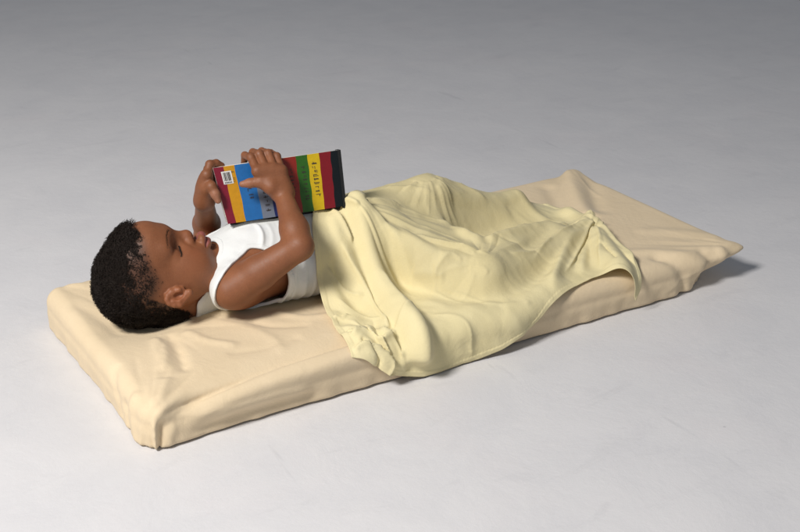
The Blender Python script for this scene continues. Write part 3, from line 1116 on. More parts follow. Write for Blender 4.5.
# ------------------------------------------------------------------ hair: short tight curls on the scalp
def build_hair():
    w_s = np.zeros(len(bP))
    w_s[:] = scalp
    tri = bF[:, [0, 1, 2]]
    tri = np.vstack([tri, bF[:, [0, 2, 3]]])
    ts = w_s[tri].mean(1)
    A, B, C = bP[tri[:, 0]], bP[tri[:, 1]], bP[tri[:, 2]]
    nrm = np.cross(B - A, C - A)
    ar_ = np.linalg.norm(nrm, axis=1) / 2
    keep = ts > 0.12
    p = ar_ * keep
    n = 24000
    pick = rng.choice(len(tri), n, p=p / p.sum())
    a, b = rng.random(n), rng.random(n)
    sw = a + b > 1
    a[sw], b[sw] = 1 - a[sw], 1 - b[sw]
    P = A[pick] + (B[pick] - A[pick]) * a[:, None] + (C[pick] - A[pick]) * b[:, None]
    N = nrm[pick] / np.linalg.norm(nrm[pick], axis=1, keepdims=True)
    Nf = body_field.grad(P)
    N = Nf
    lc = HEAD.loc(P)
    # clumps, and thin patches on the side of the head
    cl = vnoise(lc[:, 1] + 0.7 * lc[:, 0], lc[:, 2] - 0.3 * lc[:, 0], 95, 31)
    cl2 = vnoise(lc[:, 1], lc[:, 2] + lc[:, 0], 210, 32)
    side = smooth01(np.abs(lc[:, 0]), 0.018, 0.054) * smooth01(lc[:, 1], -0.065, 0.015)
    front = smooth01(lc[:, 1], 0.02, 0.05) * 0.35
    dens = 1.12 - 0.66 * np.maximum(side, front) + 0.45 * cl + 0.30 * cl2
    hlv = np.interp(lc[:, 1], HLF, HLU)
    low = smooth01(np.abs(lc[:, 0]), 0.03, 0.05) * smooth01(-lc[:, 2], -0.050, -0.010) * smooth01(lc[:, 1], -0.050, -0.015)
    dens = dens - 0.62 * low
    dens *= smooth01(lc[:, 2] - hlv, -0.004, 0.022)
    dens = np.clip(dens, 0.02, 0.95) * smooth01(lc[:, 2] - hlv, -0.006, 0.002)
    ok = rng.random(n) < dens
    P, N, lc, side = P[ok], N[ok], lc[ok], side[ok]
    n = len(P)
    ref = np.where(np.abs(N[:, 2:3]) < 0.9, np.array([[0, 0, 1.0]]), np.array([[1.0, 0, 0]]))
    T1 = np.cross(N, ref)
    T1 /= np.linalg.norm(T1, axis=1, keepdims=True)
    T2 = np.cross(N, T1)
    hgt = (0.0068 + 0.0026 * rng.random(n)) * (1 - 0.40 * side) * (1 - 0.5 * smooth01(np.abs(lc[:, 0]), 0.035, 0.06)) * (0.55 + 0.45 * smooth01(lc[:, 2], -0.03, 0.03))
    hgt *= 0.75 + 0.55 * np.clip(0.5 + vnoise(lc[:, 1] + 0.7 * lc[:, 0], lc[:, 2], 130, 33), 0, 1)
    rad = (0.0014 + 0.0014 * rng.random(n)) * np.clip(hgt / 0.0065, 0.5, 1.0)
    ph = rng.random(n) * 6.28
    turns = (1.6 + 1.2 * rng.random(n)) * np.clip(hgt / 0.0075, 0.35, 1.0)
    lean = np.clip(rng.normal(0, 0.35, (n, 2)), -0.6, 0.6)
    K, M = 9, 3
    ts_ = np.linspace(0, 1, K)
    cen = []
    for t in ts_:
        an = ph + t * turns * 6.28
        rr = rad * (0.35 + 0.65 * min(1, t * 2.5))
        cen.append(P - N * 0.001 + N * (hgt * t)[:, None] + T1 * (rr * np.cos(an) + lean[:, 0] * hgt * t)[:, None] + T2 * (rr * np.sin(an) + lean[:, 1] * hgt * t)[:, None])
    cen = np.stack(cen, 1)                       # n K 3
    tan = np.gradient(cen, axis=1)
    tan /= np.maximum(np.linalg.norm(tan, axis=2, keepdims=True), 1e-9)
    s1 = np.cross(tan, N[:, None, :] + 0.01)
    s1 /= np.maximum(np.linalg.norm(s1, axis=2, keepdims=True), 1e-9)
    s2 = np.cross(tan, s1)
    tr = 0.00050 * (1 - 0.45 * ts_)[None, :, None]
    V = np.stack([cen + tr * (math.cos(q * 2.0944) * s1 + math.sin(q * 2.0944) * s2) for q in range(M)], 2)   # n K M 3
    idx = np.arange(n * K * M).reshape(n, K, M)
    F = []
    for q in range(M):
        q2 = (q + 1) % M
        F.append(np.stack([idx[:, :-1, q], idx[:, 1:, q], idx[:, 1:, q2], idx[:, :-1, q2]], -1).reshape(-1, 4))
    return link_mesh('hair', V.reshape(-1, 3), np.vstack(F), M_HAIR, person)


hair = build_hair()


def lashes():
    """lash lines of the lowered lids and the thin eyebrows, small hairs lying on the skin"""
    def strands(name, pts_fn, n, ln, dirn, r):
        for sx in (1, -1):
            V, F = [], []
            for i in range(n):
                t = (i + random.random() * 0.6) / n
                p = np.array(pts_fn(t))
                p[0] *= sx
                d = np.array(dirn(t))
                d[0] *= sx
                d = d / np.linalg.norm(d) + np.array([random.gauss(0, .12) for _ in range(3)])
                a = HEAD.w(p)
                # put the root on the skin
                for _ in range(3):
                    q = a[None]
                    a = a - (body_field.sample(q)[0]) * body_field.grad(q)[0]
                l_ = ln * (0.7 + 0.5 * random.random())
                b = a + HEAD.A @ d * l_
                g = body_field.grad(a[None])[0]
                s_ = np.cross(b - a, g)
                s_ = s_ / max(np.linalg.norm(s_), 1e-9) * r
                o = g * r
                k = len(V)
                V += [a + s_, a - s_, a + o, b + s_ * .3, b - s_ * .3, b + o * .3]
                F += [(k, k + 3, k + 5, k + 2), (k + 2, k + 5, k + 4, k + 1), (k + 1, k + 4, k + 3, k)]
            link_mesh(name, np.array(V), F, M_HAIR, person)
    strands('eyelashes', lambda t: (0.0235 + 0.0210 * t, 0.0690 - 0.004 * t - 0.012 * t * t, -0.0085 - 0.0012 * math.sin(t * 3.1)), 190, 0.0030,
            lambda t: (0.25 + 0.6 * t, 0.35, -0.95), 0.00020)
    strands('eyebrows', lambda t: (0.0130 + 0.034 * t, 0.085 - 0.022 * t * t, 0.0140 + 0.0060 * math.sin(t * 2.6) + random.gauss(0, .0010)), 260, 0.0024,
            lambda t: (0.9, -0.25 - 0.4 * t, 0.25 - 0.5 * t), 0.00011)


lashes()

# ------------------------------------------------------------------ book
BL, TL = np.array([0.2710, 0.2900, 0.2090]), np.array([0.2606, 0.3150, 0.3034])
TR, BR = np.array([0.4786, 0.2750, 0.3086]), np.array([0.4747, 0.2500, 0.2141])
BN = np.cross(BR - BL, TL - BL)
BN /= np.linalg.norm(BN)
if BN[1] < 0:
    BN = -BN                                  # points from the near cover to the far one


def cover_pt(u, v, d=0.0):
    u, v = np.asarray(u, float)[..., None], np.asarray(v, float)[..., None]
    p = (BL * (1 - u) + BR * u) * (1 - v) + (TL * (1 - u) + TR * u) * v
    return p + BN * np.asarray(d, float)[..., None]


def paint(name, col, rough=0.32):
    m = Mat(name, col, rough)
    v = m.coord()
    n = m.noise(v, 140.0, 4, 0.7)
    c = m.mix(0.22, col, m.ramp(n, [(0.3, tuple(x * 0.65 for x in col)), (0.7, tuple(min(1, x * 1.25) for x in col))]))
    m.set(Base_Color=c, Normal=m.bump(n, 0.08, 0.0008))
    return m.m


BANDS = [('maroon', (0.200, 0.012, 0.030)), ('orange_yellow', (0.560, 0.270, 0.012)), ('blue', (0.020, 0.140, 0.400)),
         ('grey_blue', (0.165, 0.190, 0.245)), ('navy', (0.016, 0.024, 0.105)), ('red', (0.230, 0.020, 0.012)),
         ('green', (0.026, 0.110, 0.012)), ('yellow', (0.580, 0.400, 0.010)), ('dark_red', (0.190, 0.008, 0.014)), ('black', (0.003, 0.006, 0.008))]
EDGES = [0.0, 0.072, 0.158, 0.300, 0.405, 0.520, 0.640, 0.735, 0.830, 0.922, 1.0]
band_m = [paint('book_' + n, c) for n, c in BANDS]
M_PAGE = Mat('white_paper', (0.78, 0.74, 0.68), 0.8).m
M_BLACKC = paint('book_black_cloth', (0.003, 0.004, 0.005), 0.7)
M_INK = Mat('dark_ink', (0.045, 0.036, 0.030), 0.7).m
M_LABEL = Mat('white_sticker', (0.70, 0.70, 0.68), 0.5).m

book = empty('picture_book', tuple(BL))
tag(book, 'open picture book with rainbow striped cover held upright in the child\'s hands', 'book')
BO = Vector(BL)


def bmesh_obj(name, V, F, mats, midx=None, parent=None, smooth=False):
    V = np.asarray(V, float) - BL
    o = link_mesh(name, V, F, mats, parent, smooth)
    if midx is not None:
        o.data.polygons.foreach_set('material_index', midx)
    return o


def slab(u0, u1, v0, v1, dfront, dback, nu=2, nv=2):
    """closed slab in cover coordinates; dfront and dback are functions of (u, v)"""
    u, v = np.meshgrid(np.linspace(u0, u1, nu), np.linspace(v0, v1, nv), indexing='ij')
    A = cover_pt(u, v, dfront(u, v)).reshape(-1, 3)
    B = cover_pt(u, v, dback(u, v)).reshape(-1, 3)
    V = np.vstack([A, B])
    k = nu * nv
    F = []
    I = np.arange(k).reshape(nu, nv)
    for i in range(nu - 1):
        for j in range(nv - 1):
            F.append((I[i, j], I[i + 1, j], I[i + 1, j + 1], I[i, j + 1]))
            F.append((k + I[i, j], k + I[i, j + 1], k + I[i + 1, j + 1], k + I[i + 1, j]))
    for i in range(nu - 1):
        F.append((I[i, 0], k + I[i, 0], k + I[i + 1, 0], I[i + 1, 0]))
        F.append((I[i, -1], I[i + 1, -1], k + I[i + 1, -1], k + I[i, -1]))
    for j in range(nv - 1):
        F.append((I[0, j], I[0, j + 1], k + I[0, j + 1], k + I[0, j]))
        F.append((I[-1, j], k + I[-1, j], k + I[-1, j + 1], I[-1, j + 1]))
    return V, [tuple(int(q) for q in f) for f in F]


def near_cover():
    nv = 25
    vs = np.linspace(0, 1, nv)
    cols = []
    for e_i, e in enumerate(EDGES):
        wob = 0.0 if e_i in (0, len(EDGES) - 1) else 1.0
        slant = (0.5 - vs) * -0.012
        cols.append(e + wob * (slant + 0.0022 * np.sin(vs * (5 + e_i * 1.7) + e_i * 2.1) + 0.001 * np.sin(vs * 17 + e_i)))
    V, F, mi = [], [], []
    th = 0.0022
    for bidx in range(len(BANDS)):
        k = len(V)
        for j in range(nv):
            V += [cover_pt(cols[bidx][j], vs[j], 0.0), cover_pt(cols[bidx + 1][j], vs[j], 0.0)]
        for j in range(nv - 1):
            a = k + 2 * j
            F.append((a, a + 1, a + 3, a + 2))
            mi.append(bidx)
    # back and rims
    sV, sF = slab(0, 1, 0, 1, lambda u, v: u * 0 + 0.0, lambda u, v: u * 0 + th)
    k = len(V)
    V += list(sV)
    for f in sF[1:]:
        F.append(tuple(q + k for q in f))
        mi.append(len(BANDS))
    return bmesh_obj('cover', V, F, band_m + [M_PAGE], mi, book)


cover = near_cover()
cover['label'] = 'front board with vertical rainbow stripes'


def fan(k):
    """distance of leaf k (0..1) behind the near cover: tight at the spine, spread at the open edge"""
    return lambda u, v: 0.0024 + k * (0.0075 + 0.0105 * np.maximum(0, 1 - np.asarray(u)) ** 1.4)


for a, b in ((0.0, 0.40), (0.46, 0.58), (0.70, 1.0)):
    V, F = slab(0.004, 0.975, 0.012, 0.992, fan(a), fan(b), 14, 2)
    bmesh_obj('pages', V, F, M_PAGE, None, book, True)
V, F = slab(0.035, 1.0, -0.060, 0.945, lambda u, v: fan(1.0)(u, v) + 0.0006, lambda u, v: fan(1.0)(u, v) + 0.003, 14, 2)
far_cover = bmesh_obj('cover', V, F, M_BLACKC, None, book)
far_cover['label'] = 'plain black rear board behind the pages'
V, F = slab(0.985, 1.012, -0.03, 1.0, lambda u, v: u * 0 - 0.0012, lambda u, v: u * 0 + 0.0135, 2, 2)
bmesh_obj('spine', V, F, M_BLACKC, None, book)


def flat(name, quads, mat, parent, lift=0.0005):
    V, F = [], []
    for q in quads:
        k = len(V)
        for (u, v) in q:
            V.append(cover_pt(u, v, -lift))
        F.append((k, k + 1, k + 2, k + 3))
    return bmesh_obj(name, V, F, mat, None, parent)


# price sticker with its bars
st = flat('sticker', [((0.050, 0.690), (0.128, 0.690), (0.128, 0.915), (0.050, 0.915))], M_LABEL, cover)
bars = []
u = 0.060
r2 = random.Random(3)
while u < 0.118:
    wd = r2.choice([0.0025, 0.004, 0.006])
    bars.append(((u, 0.745), (u + wd, 0.745), (u + wd, 0.895), (u, 0.895)))
    u += wd + r2.choice([0.0025, 0.0035, 0.005])
for i in range(7):
    u = 0.060 + i * 0.0085
    bars.append(((u, 0.705), (u + 0.0055, 0.705), (u + 0.0055, 0.728), (u, 0.728)))
flat('bars', bars, M_INK, cover, 0.0009)


# lines of small hand-drawn lettering that run down the stripes
def scribble(uc, v0, v1, size, seed, gap=(0.2, 0.5)):
    r = random.Random(seed)
    Q = []
    v = v1
    asp = np.linalg.norm(TL - BL) / np.linalg.norm(BR - BL)
    su = size * asp
    while v > v0:
        if r.random() < 0.16:
            v -= size * 0.9
            continue
        n = r.choice([2, 3, 3, 4])
        for _ in range(n):
            if r.random() < 0.5:                # stem across the line
                vv = v - r.random() * size * 0.5
                u0 = uc - su * 0.5 + r.random() * su * 0.1
                u1 = uc + su * (0.3 + 0.3 * r.random())
                Q.append(((u0, vv - size * 0.045), (u1, vv - size * 0.045), (u1, vv + size * 0.045), (u0, vv + size * 0.045)))
            else:                               # stroke along the line
                uu = uc + su * r.uniform(-0.45, 0.35)
                va, vb = v, v - size * r.uniform(0.35, 0.6)
                Q.append(((uu - su * 0.05, vb), (uu + su * 0.05, vb), (uu + su * 0.05, va), (uu - su * 0.05, va)))
        v -= size * r.uniform(0.75, 0.95)
    return Q


for a in ((0.785, 0.22, 0.86, 0.085, 11), (0.692, 0.20, 0.80, 0.080, 12), (0.590, 0.30, 0.80, 0.075, 13),
          (0.355, 0.12, 0.55, 0.090, 14), (0.240, 0.38, 0.56, 0.085, 15), (0.138, 0.70, 0.90, 0.040, 16)):
    flat('lettering', scribble(*a), M_INK, cover, 0.0007)

# ------------------------------------------------------------------ blanket
def resample(pts, n):
    pts = np.asarray(pts, float)
    ext = np.vstack([2 * pts[0] - pts[1], pts, 2 * pts[-1] - pts[-2]])
    out = []
    for i in range(1, len(ext) - 2):
        p0, p1, p2, p3 = ext[i - 1:i + 3]
        for t in np.linspace(0, 1, 13)[:-1]:
            out.append(0.5 * (2 * p1 + (p2 - p0) * t + (2 * p0 - 5 * p1 + 4 * p2 - p3) * t * t + (3 * p1 - p0 - 3 * p2 + p3) * t ** 3))
    out.append(pts[-1])
    out = np.array(out)
    c = np.r_[0, np.cumsum(np.linalg.norm(np.diff(out, axis=0), axis=1))]
    q = np.linspace(0, c[-1], n)
    return np.stack([np.interp(q, c, out[:, k]) for k in range(2)], 1)


HEM = [(.345, .000), (.368, -.008), (.395, -.028), (.425, -.046), (.475, -.060), (.525, -.063), (.575, -.060), (.625, -.050), (.680, -.030), (.735, -.004), (.80, .012), (.862, .018), (.905, .004), (.922, -.034)]
RIGHT = [(.922, -.034), (.946, .010), (.966, .090), (.990, .190), (1.010, .260), (1.000, .350)]
BACK = [(.462, .420), (.56, .445), (.70, .440), (.86, .420), (1.000, .350)]
LEFT = [(.345, .000), (.356, .060), (.370, .130), (.384, .190), (.402, .235), (.422, .270), (.442, .320), (.462, .420)]
CREASE = [(.535, .215), (.545, .170), (.566, .100), (.600, .058), (.656, .034), (.720, .045), (.831, .092), (.920, .140), (1.02, .200)]


def body_height(U, V):
    """how far the limbs stand above the mattress top, by column"""
    h = np.zeros(U.shape)

    def cap(a, b, ra, rb):
        nonlocal h
        a, b = np.array(a), np.array(b)
        for t in np.linspace(0, 1, 150):
            c = a + (b - a) * t
            r = ra + (rb - ra) * t + 0.004
            q = r * r - (U - c[0]) ** 2 - (V - c[1]) ** 2
            h = np.maximum(h, np.where(q > 0, c[2] + np.sqrt(np.maximum(q, 0)) - H, 0))
    cap(HIP_R, KN_R, 0.052, 0.034)
    cap(KN_R, AN_R, 0.033, 0.023)
    cap(AN_R, TO_R, 0.022, 0.018)
    cap(HIP_L, KN_L, 0.054, 0.038)
    cap(KN_L, AN_L, 0.036, 0.025)
    cap(AN_L, TO_L, 0.022, 0.018)
    for c, r in (((0.430, 0.290, 0.133), (0.110, 0.092, 0.074)), ((0.530, 0.290, 0.128), (0.088, 0.091, 0.066)), ((0.385, 0.290, 0.112), (0.125, 0.100, 0.050))):
        q = 1 - ((U - c[0]) / r[0]) ** 2 - ((V - c[1]) / r[1]) ** 2
        h = np.maximum(h, np.where(q > 0, c[2] + r[2] * np.sqrt(np.maximum(q, 0)) - H, 0))
    # cloth stretched between the thighs, and the fold that stands along the near shin
    web = np.interp(U, [0.48, 0.60, 0.69], [0.122, 0.086, 0.058]) + np.interp(V, [0.10, 0.20, 0.34], [-0.035, 0.0, 0.012])
    h = np.maximum(h, np.where((U > 0.50) & (U < 0.692) & (V > 0.11 + 0.0 * U) & (V < 0.34) & (V > np.interp(U, [0.5, 0.56, 0.66], [0.22, 0.15, 0.075])), web, 0))
    t = np.clip((U - 0.69) / 0.24, 0, 1)
    h = np.maximum(h, np.where((U > 0.69) & (U < 0.93) & (np.abs(V - (0.152 + 0.05 * t)) < 0.006), 0.060 - 0.030 * t, 0))
    return h


def blanket_height():
    us, vs = np.arange(0.30, 1.08, 0.005), np.arange(-0.08, 0.50, 0.005)
    U, V = np.meshgrid(us, vs, indexing='ij')
    h0 = body_height(U, V)
    cr = resample(CREASE, 200)
    cv = np.interp(us, cr[:, 0], cr[:, 1])[:, None]
    left_of = us[:, None] < 0.535
    flat = (V < cv) & ~left_of
    fixed = flat.copy()
    val = np.where(flat, 0.004, 0.0)
    hol = ((U - 0.810) / 0.100) ** 2 + ((V - 0.240 - (U - 0.8) * 0.10) / 0.045) ** 2 < 1
    fixed |= hol
    val = np.where(hol, 0.005, val)
    pk = (U - 0.985) ** 2 + (V - 0.198) ** 2 < 0.006 ** 2
    fixed |= pk
    val = np.where(pk, 0.034, val)
    h0 = np.where(flat, 0, h0)
    h = np.maximum(h0, val)
    for it in range(260):
        p = np.pad(h, 1, mode='edge')
        a = (p[:-2, 1:-1] + p[2:, 1:-1] + p[1:-1, :-2] + p[1:-1, 2:]) / 4 - 0.00004
        h = np.where(fixed, val, np.maximum(np.maximum(a, h0), 0.003))
    for it in range(4):
        p = np.pad(h, 1, mode='edge')
        h = (p[:-2, 1:-1] + p[2:, 1:-1] + p[1:-1, :-2] + p[1:-1, 2:] + 2 * h) / 6
    return us, vs, h


BLANKET_STROKES = [
    # the thick roll from the waist to the front edge, its furrow, the flap beside it
    ([(.492, .280), (.490, .215), (.486, .150), (.478, .060), (.468, .000), (.455, -.035)], .036, .020, .024, 2.4, .10, .06),
    ([(.478, .285), (.470, .220), (.462, .150), (.450, .090), (.436, .010), (.425, -.030)], -.012, .008, .008, 2.0, .1, .1),
    ([(.452, .262), (.442, .211), (.448, .140), (.440, .060), (.425, .005)], .012, .022, .010, 2.0, .1, .2),
    ([(.425, .230), (.415, .180), (.420, .130), (.430, .095)], -.006, .007, .009, 2.0, .2, .2),
    ([(.400, .190), (.402, .120), (.395, .060)], .006, .014, .012),
    ([(.470, .290), (.478, .262), (.486, .240)], .006, .005, .005),
    ([(.485, .300), (.498, .272), (.512, .250)], .006, .005, .006),
    ([(.500, .310), (.515, .285), (.530, .268)], .005, .005, .006),
    # hem crumple
    ([(.352, .045), (.375, .024), (.400, .010)], .014, .006, .009, 1.3, .2, .2),
    ([(.366, .075), (.392, .048), (.416, .026)], .011, .006, .009, 1.3, .2, .2),
    ([(.360, .014), (.388, -.004), (.416, -.014)], .015, .006, .009, 1.3, .2, .2),
    ([(.385, .035), (.402, .004), (.412, -.024)], -.010, .005, .007, 1.3, .2, .2),
    ([(.392, -.012), (.418, -.022), (.446, -.026)], .012, .005, .008, 1.3, .2, .2),
    ([(.362, .090), (.374, .112), (.390, .122)], .009, .006, .007, 1.3, .2, .2),
    ([(.400, .055), (.420, .010), (.426, -.020)], .008, .005, .008, 1.3, .2, .2),
    # ridges over the near leg
    ([(.490, .268), (.552, .165), (.602, .098), (.648, .046)], .013, .026, .008, 1.6, .25, .06),
    ([(.640, .058), (.700, .070), (.780, .098), (.860, .132), (.940, .175)], .008, .022, .010, 1.8, .06, .2),
    ([(.575, .200), (.622, .150), (.660, .100)], .006, .008, .010, 1.6, .2, .2),
    ([(.535, .240), (.585, .170), (.640, .115), (.680, .075)], -.004, .010, .010),
    ([(.520, .300), (.600, .255), (.680, .190), (.700, .150)], .005, .014, .012),
    ([(.545, .330), (.620, .300), (.690, .260), (.720, .230)], -.004, .014, .014),
    ([(.610, .125), (.622, .105), (.628, .085)], -.005, .007, .007),
    # rim of the hollow
    ([(.705, .240), (.692, .200), (.692, .170), (.712, .152)], .014, .018, .008, 2.0, .15, .2),
    ([(.705, .158), (.760, .168), (.830, .184), (.910, .205)], .017, .005, .016, 1.4, .1, .2),
    ([(.705, .215), (.712, .190), (.740, .190), (.800, .205), (.880, .220)], -.010, .011, .011, 1.8, .1, .2),
    ([(.690, .240), (.682, .205), (.684, .172)], .008, .010, .004, 1.4, .2, .2),
    ([(.668, .125), (.720, .098), (.800, .115), (.900, .165)], .006, .014, .018),
    # far leg
    ([(.560, .345), (.640, .352), (.720, .345), (.760, .315)], .006, .018, .014),
    ([(.720, .365), (.800, .330), (.880, .300)], .006, .016, .014),
    # flat cloth in front
    ([(.540, .110), (.560, .040), (.550, -.030)], .004, .022, .016),
    ([(.640, .010), (.660, -.015), (.680, -.028)], .004, .012, .012),
    ([(.560, .040), (.640, -.006), (.720, .012), (.800, .050)], .009, .020, .022),
]


BLANKET_TENT = [
    # pleats from the tent point at the foot end
    ([(.985, .198), (.925, .155), (.853, .105), (.790, .050), (.742, .005)], .024, .010, .014, 1.3, .0, .25),
    ([(.985, .198), (.930, .135), (.868, .072), (.835, .030)], .012, .007, .009, 1.3, .0, .25),
    ([(.985, .198), (.968, .140), (.955, .080), (.940, .010)], .014, .009, .010, 1.3, .0, .15),
    ([(.980, .190), (.940, .100), (.900, .010)], .026, .026, .024, 2.2, .3, .0),
    ([(.978, .165), (.925, .085), (.900, .030)], .008, .008, .008),
    ([(.985, .198), (1.000, .250), (1.000, .320)], .016, .014, .016, 1.8, .0, .3),
    ([(.940, .260), (.930, .310), (.915, .360)], .007, .014, .014),
]


def build_blanket():
    us, vs, hb = blanket_height()
    ns, nt = 190, 150
    bt, rt, tp, lf = resample(HEM, ns), resample(RIGHT, nt), resample(BACK, ns), resample(LEFT, nt)
    s_, t_ = np.linspace(0, 1, ns)[:, None, None], np.linspace(0, 1, nt)[None, :, None]
    Q = (1 - t_) * bt[:, None] + t_ * tp[:, None] + (1 - s_) * lf[None] + s_ * rt[None] \
        - ((1 - s_) * (1 - t_) * bt[0] + s_ * (1 - t_) * bt[-1] + (1 - s_) * t_ * tp[0] + s_ * t_ * tp[-1])
    U, V = Q[..., 0], Q[..., 1]
    iu, iv = np.clip((U - us[0]) / 0.005, 0, len(us) - 1.001), np.clip((V - vs[0]) / 0.005, 0, len(vs) - 1.001)
    i, j = iu.astype(int), iv.astype(int)
    fu, fv = iu - i, iv - j
    h = (hb[i, j] * (1 - fu) + hb[i + 1, j] * fu) * (1 - fv) + (hb[i, j + 1] * (1 - fu) + hb[i + 1, j + 1] * fu) * fv
    for a in BLANKET_STROKES:
        h = h + stroke(U, V, *a)
    for it in range(5):
        p = np.pad(h, 1, mode='edge')
        h = (p[:-2, 1:-1] + p[2:, 1:-1] + p[1:-1, :-2] + p[1:-1, 2:] + h) / 5 if it < 2 else h
    up, dn = h * 0, h * 0
    for a in BLANKET_TENT:
        q = stroke(U, V, *a)
        up, dn = np.maximum(up, q), np.minimum(dn, q)
    h = h + up + dn
    h = np.where(V > 0.03, np.maximum(h, body_height(U, V) + 0.002), h)
    for it in range(3):
        p = np.pad(h, 1, mode='edge')
        h = (p[:-2, 1:-1] + p[2:, 1:-1] + p[1:-1, :-2] + p[1:-1, 2:] + 2 * h) / 6
    h += 0.0012 * vnoise(U + 0.5 * V, V, 24, 41) + 0.0007 * vnoise(U, V + U, 60, 42)
    # hanging part stands off the mattress side
    hang = smooth01(-V, -0.02, 0.05)
    h = np.maximum(h, 0.003) + hang * (0.011 + 0.003 * np.sin(U * 42))
    P, N = wrap(U, V, h)
    P[..., 2] = np.maximum(P[..., 2], 0.004)
    return P


cloth_field = Field(np.arange(.2, .95, .004), np.arange(.03, .46, .004), np.arange(.04, .30, .004))
add_torso(cloth_field)
add_legs(cloth_field)
cloth_field.ell((0.385, 0.290, 0.112), (0.120, 0.094, 0.044), 0.03)


def settle_blanket():
    P0 = build_blanket()
    g = np.full(P0.shape[:2], 0.0045)
    g[:2] *= 6
    g[-2:] *= 8
    g[:, :2] *= 8
    g[:, -2:] *= 8
    d = np.hypot(P0[..., 0] - 0.96, P0[..., 1] - 0.13)
    g += 0.02 * np.exp(-(d / 0.09) ** 2)

    def col(F):
        keep_off_field(F, cloth_field, 0.0075)
        keep_off_mattress(F, 0.003)
    return relax_cloth(P0, 0.004, 80, 8, g, 0.45, col, bend_span=(3, 6))


# crisp creases of the thin cotton, in plan coordinates of the settled cloth
BLANKET_CREASES = [
    ([(.470, .285), (.482, .255), (.492, .225)], .0050, .0025, .0040, 1.2),
    ([(.478, .292), (.494, .266), (.508, .240)], .0055, .0025, .0040, 1.2),
    ([(.486, .300), (.506, .276), (.526, .256)], .0045, .0025, .0040, 1.2),
    ([(.490, .312), (.520, .296), (.548, .286)], .0035, .0025, .0050, 1.2),
    ([(.455, .268), (.456, .235), (.462, .200)], .0045, .0025, .0040, 1.2),
    ([(.510, .268), (.560, .236), (.620, .196), (.668, .160)], .0026, .0030, .0060, 1.1),
    ([(.520, .300), (.590, .286), (.660, .258), (.700, .232)], .0024, .0030, .0060, 1.1),
    ([(.565, .180), (.600, .152), (.640, .118), (.672, .085)], .0040, .0060, .0028, 1.1),
    ([(.590, .128), (.612, .118), (.622, .098)], .0014, .0030, .0050, 1.1),
    ([(.548, .150), (.572, .122), (.590, .100)], .0024, .0030, .0045, 1.1),
    ([(.625, .085), (.642, .072), (.650, .058)], .0013, .0030, .0050, 1.1),
    ([(.560, .345), (.640, .330), (.700, .300)], .0022, .0040, .0060, 1.1),
    ([(.700, .365), (.760, .350), (.830, .318)], .0024, .0040, .0050, 1.1),
    ([(.720, .100), (.780, .108), (.850, .140)], .0024, .0050, .0030, 1.1),
    ([(.740, .185), (.800, .190), (.870, .200)], .0024, .0035, .0035, 1.1),
    ([(.980, .192), (.930, .150), (.870, .100), (.800, .045)], .0055, .0070, .0030, 1.1, .02, .3),
    ([(.982, .188), (.945, .120), (.900, .060), (.875, .030)], .0050, .0060, .0030, 1.1, .02, .3),
    ([(.985, .188), (.972, .130), (.955, .060), (.940, .010)], .0045, .0050, .0030, 1.1, .02, .2),
    ([(.970, .180), (.900, .158), (.820, .125), (.760, .085)], .0030, .0050, .0040, 1.1, .05, .3),
    ([(.930, .100), (.915, .060), (.905, .020)], -.0035, .0035, .0045, 1.1),
    ([(.440, .205), (.450, .150), (.446, .090), (.432, .030)], .0055, .0080, .0022, 1.1, .1, .15),
    ([(.405, .195), (.420, .160), (.446, .130)], .0030, .0030, .0050, 1.1),
    ([(.398, .150), (.415, .100), (.440, .060)], .0022, .0030, .0060, 1.1),
    ([(.488, .150), (.482, .090), (.470, .030)], .0022, .0060, .0040, 1.1),
    ([(.360, .030), (.380, .028), (.402, .012), (.424, .010)], .0070, .0022, .0045, 1.1),
    ([(.364, .052), (.385, .034), (.398, .040)], .0055, .0022, .0040, 1.1),
    ([(.350, .006), (.378, .002), (.402, -.010), (.420, -.026)], .0060, .0022, .0045, 1.1),
    ([(.398, .040), (.404, .015), (.412, -.010)], .0060, .0022, .0040, 1.1),
    ([(.372, .018), (.384, -.004), (.392, -.020)], -.0045, .0025, .0035, 1.1),
    ([(.412, .030), (.424, .005), (.440, -.015)], .0045, .0025, .0040, 1.1),
    ([(.372, .110), (.384, .100), (.398, .106)], .0040, .0022, .0035, 1.1),
    ([(.520, .040), (.560, .005), (.570, -.030)], .0020, .0060, .0060, 1.1),
    ([(.610, .030), (.650, .006), (.700, -.004)], .0022, .0060, .0040, 1.1),
]


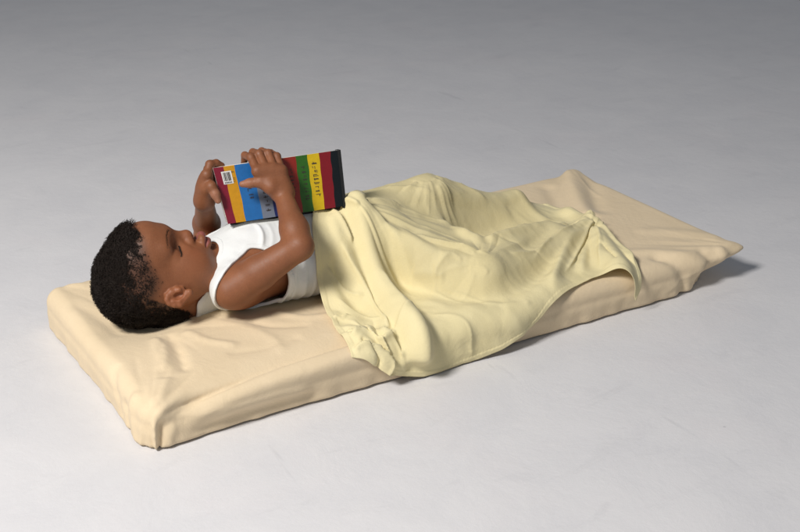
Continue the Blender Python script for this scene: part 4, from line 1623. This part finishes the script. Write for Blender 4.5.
def finish_blanket(P):
    for it in range(2):
        Q = P.copy()
        Q[1:-1, 1:-1] = (P[:-2, 1:-1] + P[2:, 1:-1] + P[1:-1, :-2] + P[1:-1, 2:] + 2 * P[1:-1, 1:-1]) / 6
        P = Q
    P = upsample(P, 2)
    # unrolled plan coordinates again, for the creases
    U = P[..., 0]
    V = np.where(P[..., 2] < H - 0.005, np.minimum(P[..., 1], -0.0604 + P[..., 2] + 0.02), P[..., 1])
    N = grid_normals(P)
    h = np.zeros(U.shape)
    for a in BLANKET_CREASES:
        h += 1.6 * stroke(U, V, *a)
    r = np.random.default_rng(5)
    for c, a0, a1, n, ln, am, st in (((.470, .285), -75, 25, 26, (.06, .24), (.0010, .0030), .02), ((.985, .195), 150, 285, 20, (.05, .20), (.0010, .0032), .012),
                                     ((.655, .080), 20, 200, 16, (.04, .14), (.0008, .0022), .018), ((.700, .345), -170, 10, 16, (.04, .16), (.0008, .0022), .020),
                                     ((.400, .005), 15, 150, 16, (.03, .13), (.0010, .0030), .012), ((.690, .190), -60, 60, 9, (.04, .16), (.0008, .0020), .015),
                                     ((.560, .120), -80, 10, 9, (.04, .12), (.0007, .0018), .015)):
        h += 1.35 * radial_creases(U, V, c, a0, a1, n, ln, am, r, st)
    # the faint crumple pressed cotton keeps
    w1 = U * 0.9 + V * 0.5
    w2 = V * 0.9 - U * 0.5
    h += 0.0011 * (0.5 - np.abs(vnoise(w1, w2, 17, 51))) + 0.0007 * (0.5 - np.abs(vnoise(w2 + 2, w1, 34, 52)))
    # doubled hem along the front, right and left edges
    na, nb = U.shape
    jj = np.arange(nb)[None, :] * 0.0021
    ii = np.arange(na)[:, None] * 0.0021
    hem = np.minimum(np.minimum(jj, ii), (na - 1) * 0.0021 - ii)
    h += 0.0011 * (1 - smooth01(hem, 0.0105, 0.0125)) + 0.0004 * np.sin(U * 900) * np.exp(-((hem - 0.0118) / 0.0012) ** 2)
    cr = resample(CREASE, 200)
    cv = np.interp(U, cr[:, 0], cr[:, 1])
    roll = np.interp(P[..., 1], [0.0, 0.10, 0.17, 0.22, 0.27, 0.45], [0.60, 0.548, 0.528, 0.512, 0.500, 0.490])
    shade_mask = smooth01(P[..., 1] - cv, -0.008, 0.012) * smooth01(U - roll, -0.008, 0.014) * (1 - smooth01(U, 0.90, 0.98))  # area over the legs that is greyed to look shaded
    return P + N * h[..., None], shade_mask


bp, shade_mask = finish_blanket(settle_blanket())
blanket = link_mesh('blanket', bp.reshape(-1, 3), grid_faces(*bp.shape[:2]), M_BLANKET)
fattr(blanket, 'leg_shade', shade_mask.ravel())
tag(blanket, 'pale yellow cotton sheet draped over the child\'s legs and hanging off the mattress edge', 'blanket')
sd = blanket.modifiers.new('thickness', 'SOLIDIFY')
sd.thickness = 0.0008
sd.offset = 1.0
